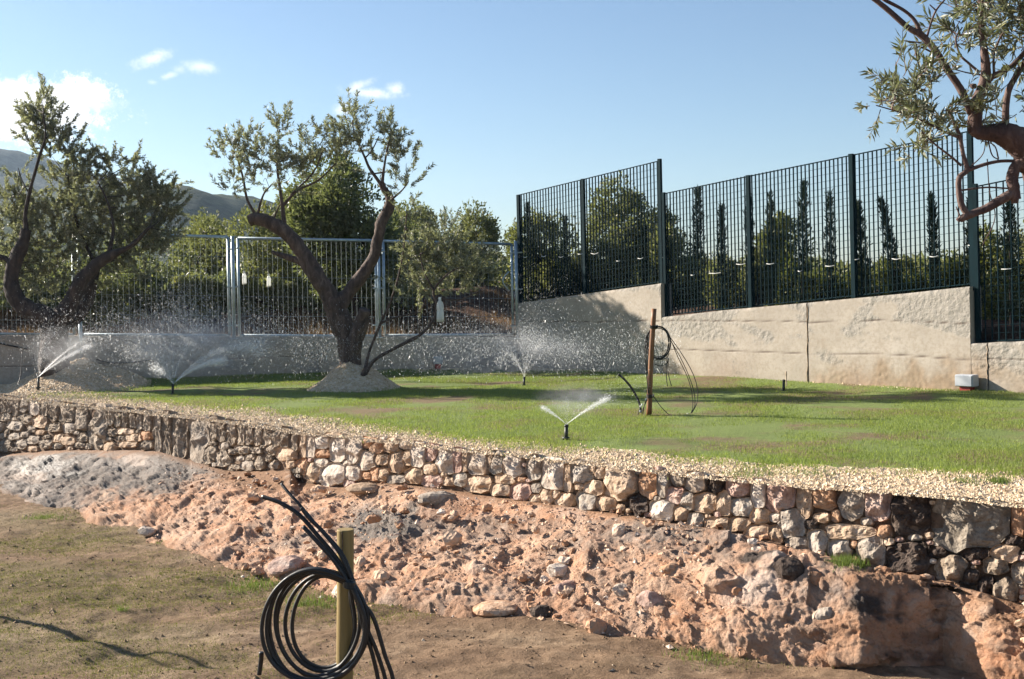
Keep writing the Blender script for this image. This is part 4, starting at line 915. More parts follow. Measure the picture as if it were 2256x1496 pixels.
def tree(name, label, Y, limbs, blobs, base, lm, bm, bY=0.0, leafL=.066, leafW=.017, Lt=.32, nl=26, lump=.30, extra=(), ysp=.5, up=.75, group='olive trees', stumps=True, tn=22):
    root = thing(name, label, 'tree', base, group)
    allp = []
    for i, l in enumerate(limbs):
        p, r = limb_px(l, Y); fine = r.max() > .05; v, f = tube(p, r, tn if fine else 6, lump if fine else .12, seed=i+3, ls=5 if fine else 9)
        obj('trunk' if i == 0 else ('limb' if fine else 'branch'), v, f, M[bm], root, smooth=True)
        allp.append(p if len(p) < 9 else p[len(p)//3:])
    allp = np.concatenate(allp); st, dr, con = [], [], []
    for (px, py, rx, ry, n) in blobs:
        c = P(px, py, Y+bY); k = np.argmin(np.linalg.norm(allp-c, axis=1)); a = allp[k]; rxw, ryw = rx*Y/F, ry*Y/F
        mid = (a+c)/2+R.normal(0, .05, 3); ln = np.linalg.norm(c-a)
        if ln > .1: con.append(tube(cr([a, mid, c], 4), np.linspace(min(.010, ln*.012+.003), .003, 9), 4, cap=False))
        for _ in range(n):
            o = R.normal(size=3)*.5; q = c+np.array([o[0]*rxw, o[1]*max(rxw, .12)*ysp*2, o[2]*ryw]); g = q-c; g /= np.linalg.norm(g)+1e-6
            st.append(q); dr.append(g*.8+np.array([0, 0, up])+R.normal(0, .35, 3))
    (lv, lf), (tv, tf) = twigs(np.array(st), np.array(dr), Lt, nl, leafL, leafW)
    tf = tf.tolist()
    V, f = join([(tv, tf)]+con+list(extra)); tag(obj('twigs', V, f, M[bm], root), kind='stuff'); cr_ = obj('crown', lv, lf, M[lm], root)
    return root
tree('olive_tree', 'forked olive tree standing in a gravel mound in the middle of the lawn', 17.0,
     [[(777, 850, 28), (774, 810, 27), (769, 770, 26), (757, 725, 26), (742, 685, 26), (731, 660, 24)],
      [(737, 680, 25), (722, 645, 23), (700, 612, 20), (672, 568, 18), (650, 535, 17.5), (620, 505, 17), (590, 489, 15), (565, 482, 14), (549, 487, 13)],
      [(742, 678, 22, .0), (765, 648, 18, .1), (795, 610, 15.5, .15), (822, 568, 13.5, .2), (833, 525, 12.5, .2), (840, 490, 13, .2), (856, 460, 13, .2), (858, 436, 10, .2), (845, 415, 8, .2), (840, 403, 8, .2)],
      [(775, 775, 22, -.05), (786, 738, 19, -.1), (797, 705, 16, -.15), (804, 682, 14, -.2)],
      [(690, 600, 9, .1), (662, 578, 8, .2), (632, 566, 7, .3), (600, 556, 5, .4)],
      [(797, 848, 9, -.3), (803, 822, 8, -.3), (830, 790, 4.5, -.3), (880, 762, 4.5, -.35), (925, 738, 4, -.4), (955, 706, 3.5, -.4), (962, 670, 3, -.4), (956, 640, 3, -.4), (985, 605, 2.5, -.4), (1010, 590, 1.5, -.4)],
      [(800, 840, 6, -.3), (812, 780, 3.5, -.2), (838, 715, 3.5, -.2), (862, 660, 3, -.2), (880, 600, 2.5, -.2), (890, 540, 2, -.2), (896, 470, 1.5, -.2)],
      [(838, 712, 3, -.2), (870, 700, 2.5, -.2), (925, 688, 1.5, -.2)], [(956, 640, 3, -.4), (935, 600, 2, -.4), (925, 560, 1.5, -.4)], [(958, 655, 3, -.4), (1010, 660, 2, -.4), (1060, 640, 1.5, -.4)],
      [(566, 478, 5), (545, 440, 3.5), (535, 390, 3), (522, 345, 2)], [(566, 478, 4), (580, 430, 2.5), (600, 405, 1.6)], [(600, 492, 3), (612, 460, 2), (622, 445, 1.6)],
      [(626, 500, 8), (624, 470, 5.5), (619, 430, 4.5), (612, 380, 3.5), (610, 330, 2.4), (616, 285, 1.6)], [(622, 455, 4.5), (655, 420, 3.2), (700, 398, 2.4), (740, 360, 1.6)], [(640, 430, 2.5), (690, 380, 2), (712, 330, 1.5)],
      [(842, 410, 5), (815, 372, 4), (803, 345, 3.2), (782, 300, 2), (776, 265, 1.4)], [(803, 350, 2.2), (820, 330, 1.6), (835, 300, 1.2)], [(842, 404, 4.5), (846, 370, 3.2), (855, 320, 2.4), (864, 290, 1.6)], [(843, 380, 2.2), (815, 384, 1.5)], [(862, 440, 3), (885, 420, 2), (900, 400, 1.5)]],
     [(500, 345, 26, 14, 12), (530, 320, 30, 22, 16), (555, 350, 30, 26, 18), (585, 330, 34, 26, 20), (614, 290, 15, 26, 15), (600, 365, 34, 30, 20), (640, 345, 30, 22, 16), (640, 390, 40, 26, 18), (510, 412, 26, 14, 10), (530, 385, 22, 20, 8), (580, 400, 30, 20, 9),
      (675, 330, 26, 20, 11), (715, 305, 22, 16, 11), (690, 360, 34, 30, 16), (745, 345, 28, 36, 18), (740, 320, 20, 20, 8), (775, 275, 20, 22, 12), (778, 255, 12, 10, 8), (750, 300, 22, 16, 8), (790, 320, 30, 22, 16), (820, 305, 26, 22, 13), (862, 290, 16, 22, 13), (885, 325, 22, 22, 12), (870, 345, 24, 26, 12), (900, 395, 22, 20, 9), (890, 420, 20, 16, 6), (830, 345, 20, 14, 6), (895, 360, 12, 20, 5),
      (960, 560, 46, 34, 50), (990, 520, 40, 40, 26), (920, 590, 34, 32, 32), (1000, 600, 46, 26, 42), (1040, 570, 34, 26, 24), (940, 640, 40, 22, 26), (1000, 640, 40, 18, 22), (895, 500, 14, 40, 9), (900, 620, 24, 20, 9), (1060, 600, 24, 20, 7)],
     np.array([-2.33, 17.0, .25]), 'leaf', 'bark', Lt=.28, nl=50, leafL=.062, leafW=.0145)
tree('olive_tree', 'dark-trunked olive tree with a U-shaped limb at the left edge', 17.9,
     [[(116, 850, 36), (118, 800, 34), (120, 760, 33), (118, 725, 30), (112, 703, 27)],
      [(120, 712, 28), (95, 697, 25), (62, 682, 22), (35, 655, 20), (24, 620, 18), (30, 580, 17), (45, 550, 17), (52, 530, 15), (58, 505, 13)],
      [(118, 712, 28), (142, 690, 25), (158, 660, 20), (172, 628, 18), (198, 597, 16), (225, 573, 13), (245, 562, 11), (290, 540, 6), (330, 500, 4)],
      [(130, 715, 24, .2), (165, 700, 18, .3), (190, 665, 15, .4), (203, 625, 12, .4), (215, 590, 8, .4)],
      [(30, 585, 8), (12, 570, 6), (-20, 560, 5)],
      [(58, 510, 7), (56, 470, 5), (66, 420, 4.5), (80, 370, 4), (88, 340, 3.4), (100, 300, 2.6), (95, 250, 1.5)], [(240, 560, 6), (250, 500, 4), (235, 440, 3), (215, 400, 2)], [(215, 590, 6, .4), (180, 520, 4, .4), (160, 450, 3, .4), (150, 390, 2, .3)], [(66, 430, 2), (50, 400, 1.4), (40, 370, 1)]],
     [(88, 245, 20, 22, 18), (70, 275, 26, 18, 16), (105, 275, 28, 28, 26), (120, 310, 30, 24, 26), (80, 320, 22, 14, 10), (150, 330, 20, 26, 14), (165, 350, 18, 16, 8), (95, 220, 10, 10, 6), (115, 345, 34, 16, 14), (245, 362, 26, 14, 14), (285, 358, 14, 8, 5), (210, 375, 20, 14, 9), (180, 370, 22, 16, 9),
      (150, 400, 50, 26, 26), (210, 410, 50, 26, 34), (280, 410, 40, 22, 28), (330, 415, 34, 20, 26), (360, 440, 22, 26, 18), (60, 480, 50, 34, 30), (20, 510, 40, 40, 26), (120, 470, 60, 34, 46), (200, 460, 60, 36, 62), (280, 460, 50, 34, 58), (340, 470, 34, 34, 34), (80, 540, 60, 34, 44), (160, 530, 60, 36, 58), (240, 520, 56, 34, 58), (310, 520, 44, 34, 40), (30, 450, 30, 26, 16), (70, 430, 26, 20, 12), (30, 620, 30, 24, 14), (20, 580, 40, 34, 24), (110, 600, 50, 30, 34), (170, 580, 40, 24, 26), (290, 560, 34, 18, 14), (60, 640, 34, 24, 14), (350, 500, 24, 26, 14), (330, 545, 26, 24, 22), (370, 460, 16, 24, 14), (300, 600, 26, 18, 12), (375, 510, 14, 24, 9), (60, 600, 40, 30, 26), (20, 480, 30, 30, 18), (260, 590, 26, 20, 14), (210, 620, 22, 16, 8), (120, 650, 40, 20, 12), (40, 400, 20, 20, 3)],
     P(118, 858, 17.9), 'leaf', 'bark_dark', bY=.55, Lt=.32, nl=74, leafL=.058, leafW=.0165)
tree('olive_tree', 'near olive tree reaching in at the top right, mostly out of frame', 5.6,
     [[(2480, 1650, 112, .3), (2455, 1350, 92, .25), (2425, 1000, 84, .15), (2400, 700, 80, .1), (2360, 520, 74, 0), (2325, 440, 66, 0), (2300, 385, 50, 0)],
      [(2390, 620, 60, .1), (2440, 450, 48, .3), (2470, 280, 38, .4), (2450, 100, 28, .3), (2470, -80, 18, .3)], [(2460, 330, 30, .4), (2530, 220, 22, .5), (2600, 60, 14, .5), (2640, -60, 8, .5)],
      [(2330, 440, 60), (2290, 360, 46), (2256, 322, 36), (2220, 300, 30), (2190, 293, 24), (2160, 292, 19), (2140, 282, 15)],
      [(2145, 290, 16), (2148, 262, 17), (2152, 225, 15), (2164, 195, 12), (2172, 160, 11.5), (2168, 110, 9), (2162, 60, 8), (2160, 0, 7), (2158, -60, 6)],
      [(2140, 250, 9), (2118, 200, 8.5), (2085, 150, 8), (2060, 110, 7.5), (2030, 78, 8.5), (2000, 60, 7), (1960, 25, 6.5), (1925, -3, 6), (1900, -20, 5)],
      [(2030, 78, 6), (2015, 45, 4.5), (1990, 22, 4), (1945, -2, 4)],
      [(2215, 290, 9), (2216, 240, 8), (2222, 200, 7.5), (2240, 165, 7), (2262, 130, 7), (2300, 60, 7)], [(2160, 205, 9), (2185, 170, 7), (2215, 155, 6), (2240, 135, 6), (2270, 100, 6)],
      [(2300, 340, 30), (2270, 365, 22), (2242, 365, 14), (2230, 390, 14), (2234, 418, 13), (2238, 440, 12)], [(2240, 420, 12), (2205, 440, 12), (2175, 458, 10), (2150, 468, 9), (2125, 478, 9), (2115, 485, 7)],
      [(2135, 478, 8), (2118, 450, 8), (2112, 415, 7), (2114, 390, 6.5), (2130, 374, 6), (2122, 340, 5), (2114, 300, 5), (2100, 265, 3.5), (2088, 240, 2.5)], [(2130, 376, 5), (2170, 362, 4.5), (2205, 355, 4), (2245, 355, 4)], [(2118, 365, 3.2), (2095, 345, 2.6), (2060, 318, 2.2), (2030, 290, 2)],
      [(2110, 302, 3.5), (2080, 290, 2.6), (2040, 270, 2.2), (1990, 250, 2), (1930, 232, 1.4)], [(2158, 160, 3.5), (2135, 140, 3), (2115, 120, 2.5), (2106, 85, 2.2), (2120, 60, 1.6)], [(2160, 165, 2.2), (2130, 160, 1.7), (2100, 152, 1.2)], [(2190, 165, 3.5), (2190, 120, 2.8), (2205, 80, 2.4), (2215, 70, 2)], [(2042, 82, 3), (2052, 48, 2.4), (2063, 22, 2.2), (2085, -5, 1.8)], [(2063, 24, 2), (2048, 10, 1.4)], [(2030, 94, 2), (1992, 90, 1.3)],
      [(2112, 420, 2.4), (2170, 413, 2.2), (2220, 415, 2)], [(2175, 300, 2), (2185, 340, 1.6), (2200, 352, 1.4)], [(2175, 350, 1.4), (2180, 420, 1.2), (2192, 480, 1.2), (2165, 540, 1)], [(2130, 374, 1.6), (2165, 340, 1.4), (2172, 300, 1.2)], [(2200, 350, 2), (2190, 320, 1.4), (2160, 310, 1)], [(2150, 190, 6), (2143, 190, 7), (2140, 192, 7)], [(2236, 436, 10), (2236, 448, 8)], [(2118, 478, 5), (2110, 486, 6)], [(2116, 478, 2), (2106, 455, 1.2)]],
     [(2010, 205, 36, 30, 13), (1985, 175, 26, 18, 7), (1950, 225, 26, 16, 6), (2030, 250, 40, 26, 12), (2075, 245, 26, 22, 8), (1995, 265, 30, 18, 6), (1925, 228, 18, 10, 3), (2035, 180, 20, 18, 6), (2040, 310, 26, 18, 6), (2010, 330, 22, 18, 4), (2060, 290, 20, 16, 4),
      (2120, 75, 20, 24, 8), (2105, 95, 22, 14, 5), (2130, 30, 26, 26, 9), (2200, 10, 34, 26, 18), (2245, 40, 30, 40, 24), (2215, 60, 26, 22, 9), (2265, 95, 26, 26, 12), (2150, 0, 26, 22, 8), (2250, -10, 40, 24, 16), (2155, 265, 18, 20, 9), (2185, 255, 14, 14, 4), (2245, 250, 16, 16, 4), (2230, 100, 20, 12, 5), (2100, -10, 24, 14, 4), (2145, 100, 14, 20, 3), (2245, 130, 20, 18, 6),
      (2400, 20, 60, 70, 34), (2330, 90, 40, 60, 16), (2480, -100, 80, 60, 44), (2600, -20, 70, 70, 40), (2550, 160, 60, 50, 24), (2330, -110, 70, 50, 30), (2200, -110, 60, 40, 22), (2650, -120, 60, 50, 24)],
     P(2478, 1610, 5.9), 'leaf_near', 'bark_near', leafL=.060, leafW=.0115, Lt=.16, nl=19, lump=.24, ysp=.7, tn=18, up=.3)
# ---- background trees: crown volume of leafy tufts, trunk and limbs
def bushy(name, label, Y, cx, top, bot, rx, n, lm, bm='bark_dark', leaf=(.085, .035), seed=0, group='trees beyond the walls', trunk=True, lobes=7, cat='tree'):
    rr = np.random.default_rng(seed+77); cz = (top+bot)/2; ry = (bot-top)/2; rx = rx*1.22; Rw = rx*Y/F; Hw = ry*1.12*Y/F; c = P(cx, cz, Y); gz = float(zback(np.array([c[0]]), np.array([Y]))[0])
    base = np.array([c[0], Y, gz]); root = thing(name, label, cat, base, group); lb = []
    for i in range(lobes):
        a = rr.uniform(0, 6.28); v = rr.uniform(-.75, .8); s = math.sqrt(max(0, 1-v*v)); k = rr.uniform(.5, 1.05)
        lb.append((c+np.array([math.cos(a)*s*Rw*k*.8, math.sin(a)*s*Rw*k*.8, v*Hw*.72]), rr.uniform(.34, .6)))
    lb.append((c, .8)); n = int(n*1.75); pts, dr = [], []
    for (q, k) in lb:
        m = int(n/len(lb)); d = rr.normal(size=(m, 3)); d /= np.linalg.norm(d, axis=1)[:, None]; u = rr.uniform(.35, 1.0, m)**.6
        p = q+d*u[:, None]*np.array([Rw*k, Rw*k, Hw*k]); pts.append(p); dr.append(d+np.array([0, 0, .4]))
    pts, dr = np.concatenate(pts), np.concatenate(dr); kf = fbm(pts*3.2, 3, seed); keep = kf > -.18+.3*rr.uniform(-1, 1, len(pts)); pts, dr = pts[keep], dr[keep]
    # each point is a tuft of five leaves
    T = 4; pts = np.repeat(pts, T, 0)+rr.normal(0, .035, (len(pts)*T, 3)); dr = np.repeat(dr, T, 0)+rr.normal(0, .7, (len(dr)*T, 3))
    kz = pts[:, 2] > gz; pts, dr = pts[kz], dr[kz]
    V, f = leaves(pts, dr, leaf[0]*1.0, leaf[1]*1.1, len(pts)); obj('crown', V, f, M[lm], root)
    if trunk:
        parts = []; tv, tf = tube(cr([base-[0, 0, .1], base+(c-base)*.4+[.05, 0, 0], c], 4), np.linspace(.09, .04, 9), 8, .2); obj('trunk', tv, tf, M[bm], root)
        for (q, k) in lb[:-1]:
            s = base+(c-base)*rr.uniform(.3, .9); parts.append(tube(cr([s, (s+q)/2+rr.normal(0, .08, 3), q], 4), np.linspace(.035, .012, 9), 5, .1))
        v, f = join(parts); tag(obj('limbs', v, f, M[bm], root), kind='stuff')
    return root
bushy('evergreen_tree', 'tallest dark evergreen behind the gates, directly behind the centre olive', 21.7, 775, 345, 660, 108, 5200, 'leaf_dark', seed=1, lobes=11, leaf=(.10, .04))
bushy('olive_tree', 'light olive tree behind the gates, left of the centre olive trunk', 23.5, 545, 462, 730, 105, 4400, 'leaf_bg', seed=2, lobes=9)
bushy('olive_tree', 'loose olive tree behind the gates between the left crown and the post', 25.5, 455, 478, 700, 70, 2600, 'leaf_bg', seed=14, lobes=7)
bushy('olive_tree', 'olive tree behind the left fork limb of the centre olive', 25.5, 645, 430, 700, 70, 2800, 'leaf_bg', seed=15, lobes=7)
bushy('evergreen_tree', 'low dark tree behind the right end of the middle gate', 24, 860, 470, 735, 62, 2200, 'leaf_dark', seed=16, lobes=6)
bushy('olive_tree', 'pale low olive bush behind the middle gate, under the left fork', 22.5, 655, 590, 745, 70, 2200, 'leaf_bg', seed=3, lobes=6)
bushy('evergreen_tree', 'dark dense tree behind the left gate panel, in deep shade', 24, 330, 500, 740, 120, 4600, 'leaf_dark', seed=4, lobes=9)
bushy('evergreen_tree', 'dark tree behind the thin mesh at the far left edge', 22.5, 40, 545, 745, 150, 4200, 'leaf_dark', seed=5, lobes=8)
bushy('evergreen_tree', 'rounded green tree above the right gate panel, left one of two', 26, 950, 462, 665, 75, 3200, 'leaf_bg', seed=6, lobes=8)
bushy('evergreen_tree', 'rounded green tree above the gate ring latch, nearest the green fence', 27, 1055, 465, 660, 72, 3400, 'leaf_bg', seed=7, lobes=8)
bushy('evergreen_tree', 'small dark tree seen between left crown and centre tree', 29, 425, 480, 650, 60, 2000, 'leaf_bg', seed=8, lobes=6)
bushy('evergreen_tree', 'dark tree filling the gap behind the right fork limb', 28, 870, 440, 680, 80, 3200, 'leaf_dark', seed=9, lobes=8)
bushy('evergreen_tree', 'bushy tree behind the first green fence panel by the gate', 24, 1225, 455, 680, 78, 3400, 'leaf_bg', seed=10, lobes=8)
bushy('evergreen_tree', 'tallest tree behind the green fence, in its second panel', 24, 1375, 402, 680, 88, 4600, 'leaf_bg', seed=11, lobes=10)
bushy('evergreen_tree', 'tree behind the green fence just right of the high step', 23, 1500, 500, 700, 62, 2400, 'leaf_bg', seed=12, lobes=6)
bushy('shrub', 'yellowish bush behind the green fence between two thin cypresses', 20.5, 1745, 475, 690, 58, 2400, 'leaf_yel', seed=13, lobes=7, cat='shrub', group='shrubs behind the green fence')
for i, (cx, top, rx, lm, lb) in enumerate([(1600, 560, 50, 'leaf_bg', 'green bush behind the fence at the left of the third panel'), (1665, 540, 40, 'leaf_bg', 'green bush just right of the post in the long fence section'), (1840, 585, 60, 'leaf_yel', 'low bush behind the fence below a straight cypress in mid panel'), (1930, 580, 56, 'leaf_yel', 'low airy bush right of the fence post at the middle of the long section'), (2010, 570, 50, 'leaf_yel', 'airy yellow-green bush beneath the leaning cypress'), (2095, 545, 52, 'leaf_yel', 'airy yellow-green bush left of the tall step post'), (2200, 500, 60, 'leaf_yel', 'tall yellow-green bush behind the rightmost fence section'), (2290, 480, 60, 'leaf_bg', 'dense bush at the right edge behind the fence')]):
    Y = {1600: 20, 1665: 19.5, 1840: 18, 1930: 17.5, 2010: 16.8, 2095: 16.2, 2200: 15.6, 2290: 15.4}[cx]
    bushy('shrub', lb, Y, cx, top, 700 if cx < 2150 else 770, rx, 1900, lm, leaf=(.055, .028), seed=20+i, lobes=7, cat='shrub', group='shrubs behind the green fence')
def cypress(px, top, bot, w, lean, label, seed):
    q = Wp(px, bot, .75); Y = q[1]; rr = np.random.default_rng(seed); t = P(px+lean, top, Y); base = np.array([q[0], Y, float(zback(q[:1], q[1:2])[0])]); root = thing('cypress_sapling', label, 'tree', base, 'young cypress saplings tied along the green fence')
    H = np.linalg.norm(t-base); cur = cr([base, base*.5+t*.5+np.array([-(t-base)[0]*.25, 0, 0]), t], 10); w = w*rr.uniform(.5, .85); n = int(rr.uniform(420, 800)); u = rr.uniform(.02, 1, n)**.85; i = u*(len(cur)-1); k = np.minimum(i.astype(int), len(cur)-2); fr = (i-k)[:, None]
    c = cur[k]*(1-fr)+cur[k+1]*fr; Rw = w*Y/F*np.interp(u, [0, .15, .55, .85, 1], [.7, 1.1, 1, .55, .12])*(1+.35*np.sin(u*37+seed)+.25*np.sin(u*91))
    a = rr.uniform(0, 6.28, n); rad = Rw*np.sqrt(rr.uniform(0, 1, n))*np.where(rr.uniform(0, 1, n) > .85, 1.7, 1); p = c+np.c_[np.cos(a)*rad, np.sin(a)*rad, 0*a]; d = np.c_[np.cos(a)*.45, np.sin(a)*.45, np.full(n, 1.)]
    T = 3; p = np.repeat(p, T, 0)+rr.normal(0, .012, (n*T, 3)); d = np.repeat(d, T, 0)+rr.normal(0, .25, (n*T, 3)); V, f = leaves(p, d, .075, .014, n*T)
    obj('crown', V, f, M['cypress'], root); obj('trunk', *tube(cur, np.linspace(.015, .004, len(cur)), 5), M['bark_dark'], root)
for i, (px, top, w, lean, lb) in enumerate([(1165, 450, 14, -3, 'thin dark cypress sapling nearest the gate post'), (1540, 418, 15, -2, 'cypress sapling in the panel right after the high step, left of another'), (1592, 455, 11, -2, 'short straight cypress sapling just left of a fence post'), (1655, 430, 12, -6, 'cypress sapling half hidden behind a fence post of the long section'), (1700, 428, 14, -3, 'slim cypress sapling left of the yellowish bush'), (1768, 405, 17, 4, 'cypress sapling rising out of the yellowish bush'), (1830, 428, 12, -2, 'narrow straight cypress sapling against open sky'), (1905, 450, 15, -16, 'cypress sapling beside the middle fence post, leaning left'), (1978, 442, 16, -36, 'cypress sapling bent furthest to the left at its tip'), (2062, 432, 14, -10, 'cypress sapling with sky on both sides below the near branches'), (2148, 440, 17, -10, 'cypress sapling behind the tall step post'), (2228, 440, 22, -4, 'broad dark cypress sapling at the right edge'), (1245, 480, 12, 0, 'cypress sapling in the first green panel, half hidden by a tree'), (1420, 500, 12, 0, 'cypress sapling left of the tallest step post')]):
    cypress(px, top, 700 if px < 2150 else 760, w, lean, lb, 40+i)
def woodland():
    n = 34000; px = np.concatenate([R.uniform(-200, 1150, n//2), R.uniform(1140, 2500, n//2)]); Y = np.where(px < 1150, R.uniform(31, 36, n), R.uniform(27, 31, n))
    top = np.where(px < 1150, 575, 590)+22*vn(np.c_[px/60, 0*px, 0*px], 5)+10*vn(np.c_[px/17, 0*px, 0*px], 6); py = top+(680-top)*R.uniform(0, 1, n)**1.3
    c = np.array([P(a, b, y) for a, b, y in zip(px, py, Y)]); c = c[c[:, 2] > 1.0]; V, f = leaves(c, R.normal(size=(len(c), 3))+[0, -.3, .5], .22, .11, len(c))
    tag(obj('woodland', V, f, M['leaf_bg'], loc=(0, 32, 1)), 'low mass of green trees and scrub far beyond the walls', kind='stuff')
woodland()
for i, (px, top, rx, Y) in enumerate([(225, 610, 60, 21), (330, 600, 60, 21.5), (420, 615, 55, 21.5), (500, 600, 50, 22), (600, 620, 50, 22), (735, 600, 60, 22), (880, 610, 50, 22.5)]):
    bushy('shrub', ['low bush behind the left mesh panel close to the left olive trunk', 'low bush in the middle of the left gate panel', 'low bush at the right side of the left gate panel', 'low bush right behind the left gate post pair', 'low bush behind the left part of the middle gate', 'low bush seen through the fork of the centre olive', 'low bush behind the post right of the centre olive'][i], Y, px, top, 725, rx, 1500, ['leaf_bg', 'leaf_dark'][i % 2], seed=60+i, lobes=6, cat='shrub', group='low shrubs behind the gates', trunk=True)
# road and dry grass on the bank
def bank():
    V = [G(px, py, 1.27+(0 if k else -.0)) if False else P(px, py, Y) for k, (px, py, Y) in enumerate([(860, 668, 24.2), (1180, 672, 24.2), (1200, 643, 27.5), (860, 640, 27.5)])]
    tag(obj('road', V, [(0, 1, 2, 3)], M['road']), kind='structure', label='grey strip of road crossing behind the right gate')
    n = 26000; x = R.uniform(-10, .6, n); y = R.uniform(19, 24, n); dB, _ = beyond(x, y); k = (dB > .25) & (dB < 4)&(fbm(np.c_[x, y, 0*x]*1.6, 3, 6) > -.25); p = np.c_[x[k], y[k]]
    V, f = blades(p, zback(p[:, 0], p[:, 1]), .15, .009, .9); tag(obj('dry_grass', V, f, M['blade_dry'], loc=(-4, 21, .8)), 'reddish dry grass on the bank behind the gates', kind='stuff')
bank()

# ------------------------------------------------------------------ stakes and hoses
st = thing('wooden_stake', 'round yellowish wooden stake in the foreground holding black hoses', 'stake', P(750, 1850, 4.64))
pt = np.array([P(761, 1168, 4.64), P(760, 1400, 4.64), P(754, 1850, 4.64)]); s_ = cr(pt, 6); v, f = tube(s_, .0335, 20, .015, cap=False); obj('post', v, f, M['wood'], st, smooth=True)
cp_ = [P(q[0], q[1], 4.64-.0325) for q in ((754, 1172), (755, 1205), (753, 1250), (754, 1290))]; obj('crack', *tube(cr(cp_, 4), np.linspace(.0028, .0012, 13), 5), M['soil_dark'], st)
tp = s_[0]; a = np.arange(20)*2*math.pi/20; V = [tp+np.array([0, 0, .0042])]+[v[k] for k in range(20)]+[v[k]*.93+tp*.07+np.array([0, 0, .004]) for k in range(20)]
obj('cut_top', V, [(0, 21+k, 21+(k+1) % 20) for k in range(20)]+[(1+k, 1+(k+1) % 20, 21+(k+1) % 20, 21+k) for k in range(20)], M['wood'], st)
hc = thing('hose_coil', 'coil of thick black irrigation hoses tied to the foreground stake', 'hose', P(690, 1490, 4.58))
def hose(pts, Y, r, root, n=10, m=10, nm='hose', mt='hose'):
    p = cr([P(q[0], q[1], Y+(q[2] if len(q) > 2 else 0)) for q in pts], m); return obj(nm, *tube(p, r, n), M[mt], root, smooth=True)
LO = [(577, 1380, 1500, 806, 1252), (584, 1376, 1494, 800, 1258), (590, 1385, 1503, 808, 1250), (606, 1372, 1486, 792, 1256), (613, 1378, 1496, 812, 1254), (632, 1366, 1476, 786, 1262), (645, 1360, 1468, 782, 1266)]
for i, (xl, ym, yb, xr, yt) in enumerate(LO):
    cx, cy, rx, ry = (xl+xr)/2, (yt+yb)/2+3, (xr-xl)/2, (yb-yt)/2; pts = []; o = -.045+.014*i
    for k in range(40):
        t = 2*math.pi*k/40-.87; x = cx+rx*math.cos(t)+4*math.sin(2*t+i); y = cy+ry*math.sin(t); w = math.exp(-(((t+.87+math.pi) % (2*math.pi)-math.pi)/.30)**2)
        front = .5+.5*math.cos(t+.5); pts.append((x*(1-w)+(775+i*.8)*w, y*(1-w)+(1283+i)*w, o*(1-w)-.06*front-.01*w))
    p = cr([P(q[0], q[1], 4.62+q[2]) for q in pts+pts[:1]], 3); obj('hose', *tube(p, .0082, 10, cap=False), M['hose'], hc, smooth=True)
hose([(774, 1290, -.06), (745, 1235, -.06), (700, 1180, -.05), (660, 1135, -.03), (618, 1108, 0), (578, 1094, .03)], 4.62, .0084, hc); hose([(779, 1290, -.07), (748, 1220, -.07), (700, 1160, -.05), (660, 1112, -.03), (636, 1086, 0), (620, 1066, .03)], 4.62, .0060, hc)
hose([(783, 1292, -.05), (756, 1225, -.05), (715, 1175, -.05), (680, 1140, -.05), (664, 1118, -.05)], 4.62, .0078, hc); hose([(770, 1290, -.08), (738, 1238, -.08), (700, 1195, -.08), (668, 1160, -.06)], 4.62, .0084, hc)
for (a1, b1, c1, d1) in ((800, 1380, 836, 1520), (806, 1378, 853, 1520), (822, 1360, 868, 1510)):
    hose([(772, 1275, -.07), (788, 1315, -.075), (a1, b1, -.07), ((a1+c1)/2+2, 1440, -.06), (c1, d1, -.05), (c1+4, 1640, -.03)], 4.62, .0082, hc)
hose([(576, 1437, 0), (575, 1455, .005), (571, 1486, .01)], 4.60, .0095, hc, nm='hose_end')
for k in range(5): q = cr([P(770+12*math.cos(t), 1281+k*3+8*math.sin(t)*.5+(math.cos(t))*2, 4.60-.055*math.sin(t)-.03) for t in np.linspace(0, 2*math.pi, 13)], 2); obj('tie', *tube(q, .0045, 6), M['plastic_dark'], hc, smooth=True)
st2 = thing('wooden_stake', 'reddish wet wooden stake leaning slightly on the lawn', 'stake', G(1430, 917))
Y2 = 12.5; v, f = tube(cr([P(1429.5, 922, Y2), P(1434, 800, Y2), P(1441, 680, Y2)], 5), np.linspace(.029, .027, 11), 16, .02); obj('post', v, f, M['wood_wet'], st2, smooth=True)
h2 = thing('hose_coil', 'thin black hoses looped over the stake on the lawn', 'hose', P(1455, 800, Y2))
def zz(l): return [(1330+.2005*a, 650+.2005*b)+((c[0],) if c else ()) for a, b, *c in l]
for i in range(7):
    e = i*5; cx, cy = 600+random.uniform(-8, 8), 530+random.uniform(-10, 12); rx, ry = 125+random.uniform(-14, 10)+e*.3, 168+random.uniform(-12, 22)
    hose(zz([(cx+rx*math.cos(t), cy-ry*math.sin(t)*(1 if math.sin(t) > 0 else 1.0), -.05 if math.cos(t) > -.2 else .05) for t in np.linspace(0, 2*math.pi*.995, 18)]), Y2, .0042, h2, 6, 3)
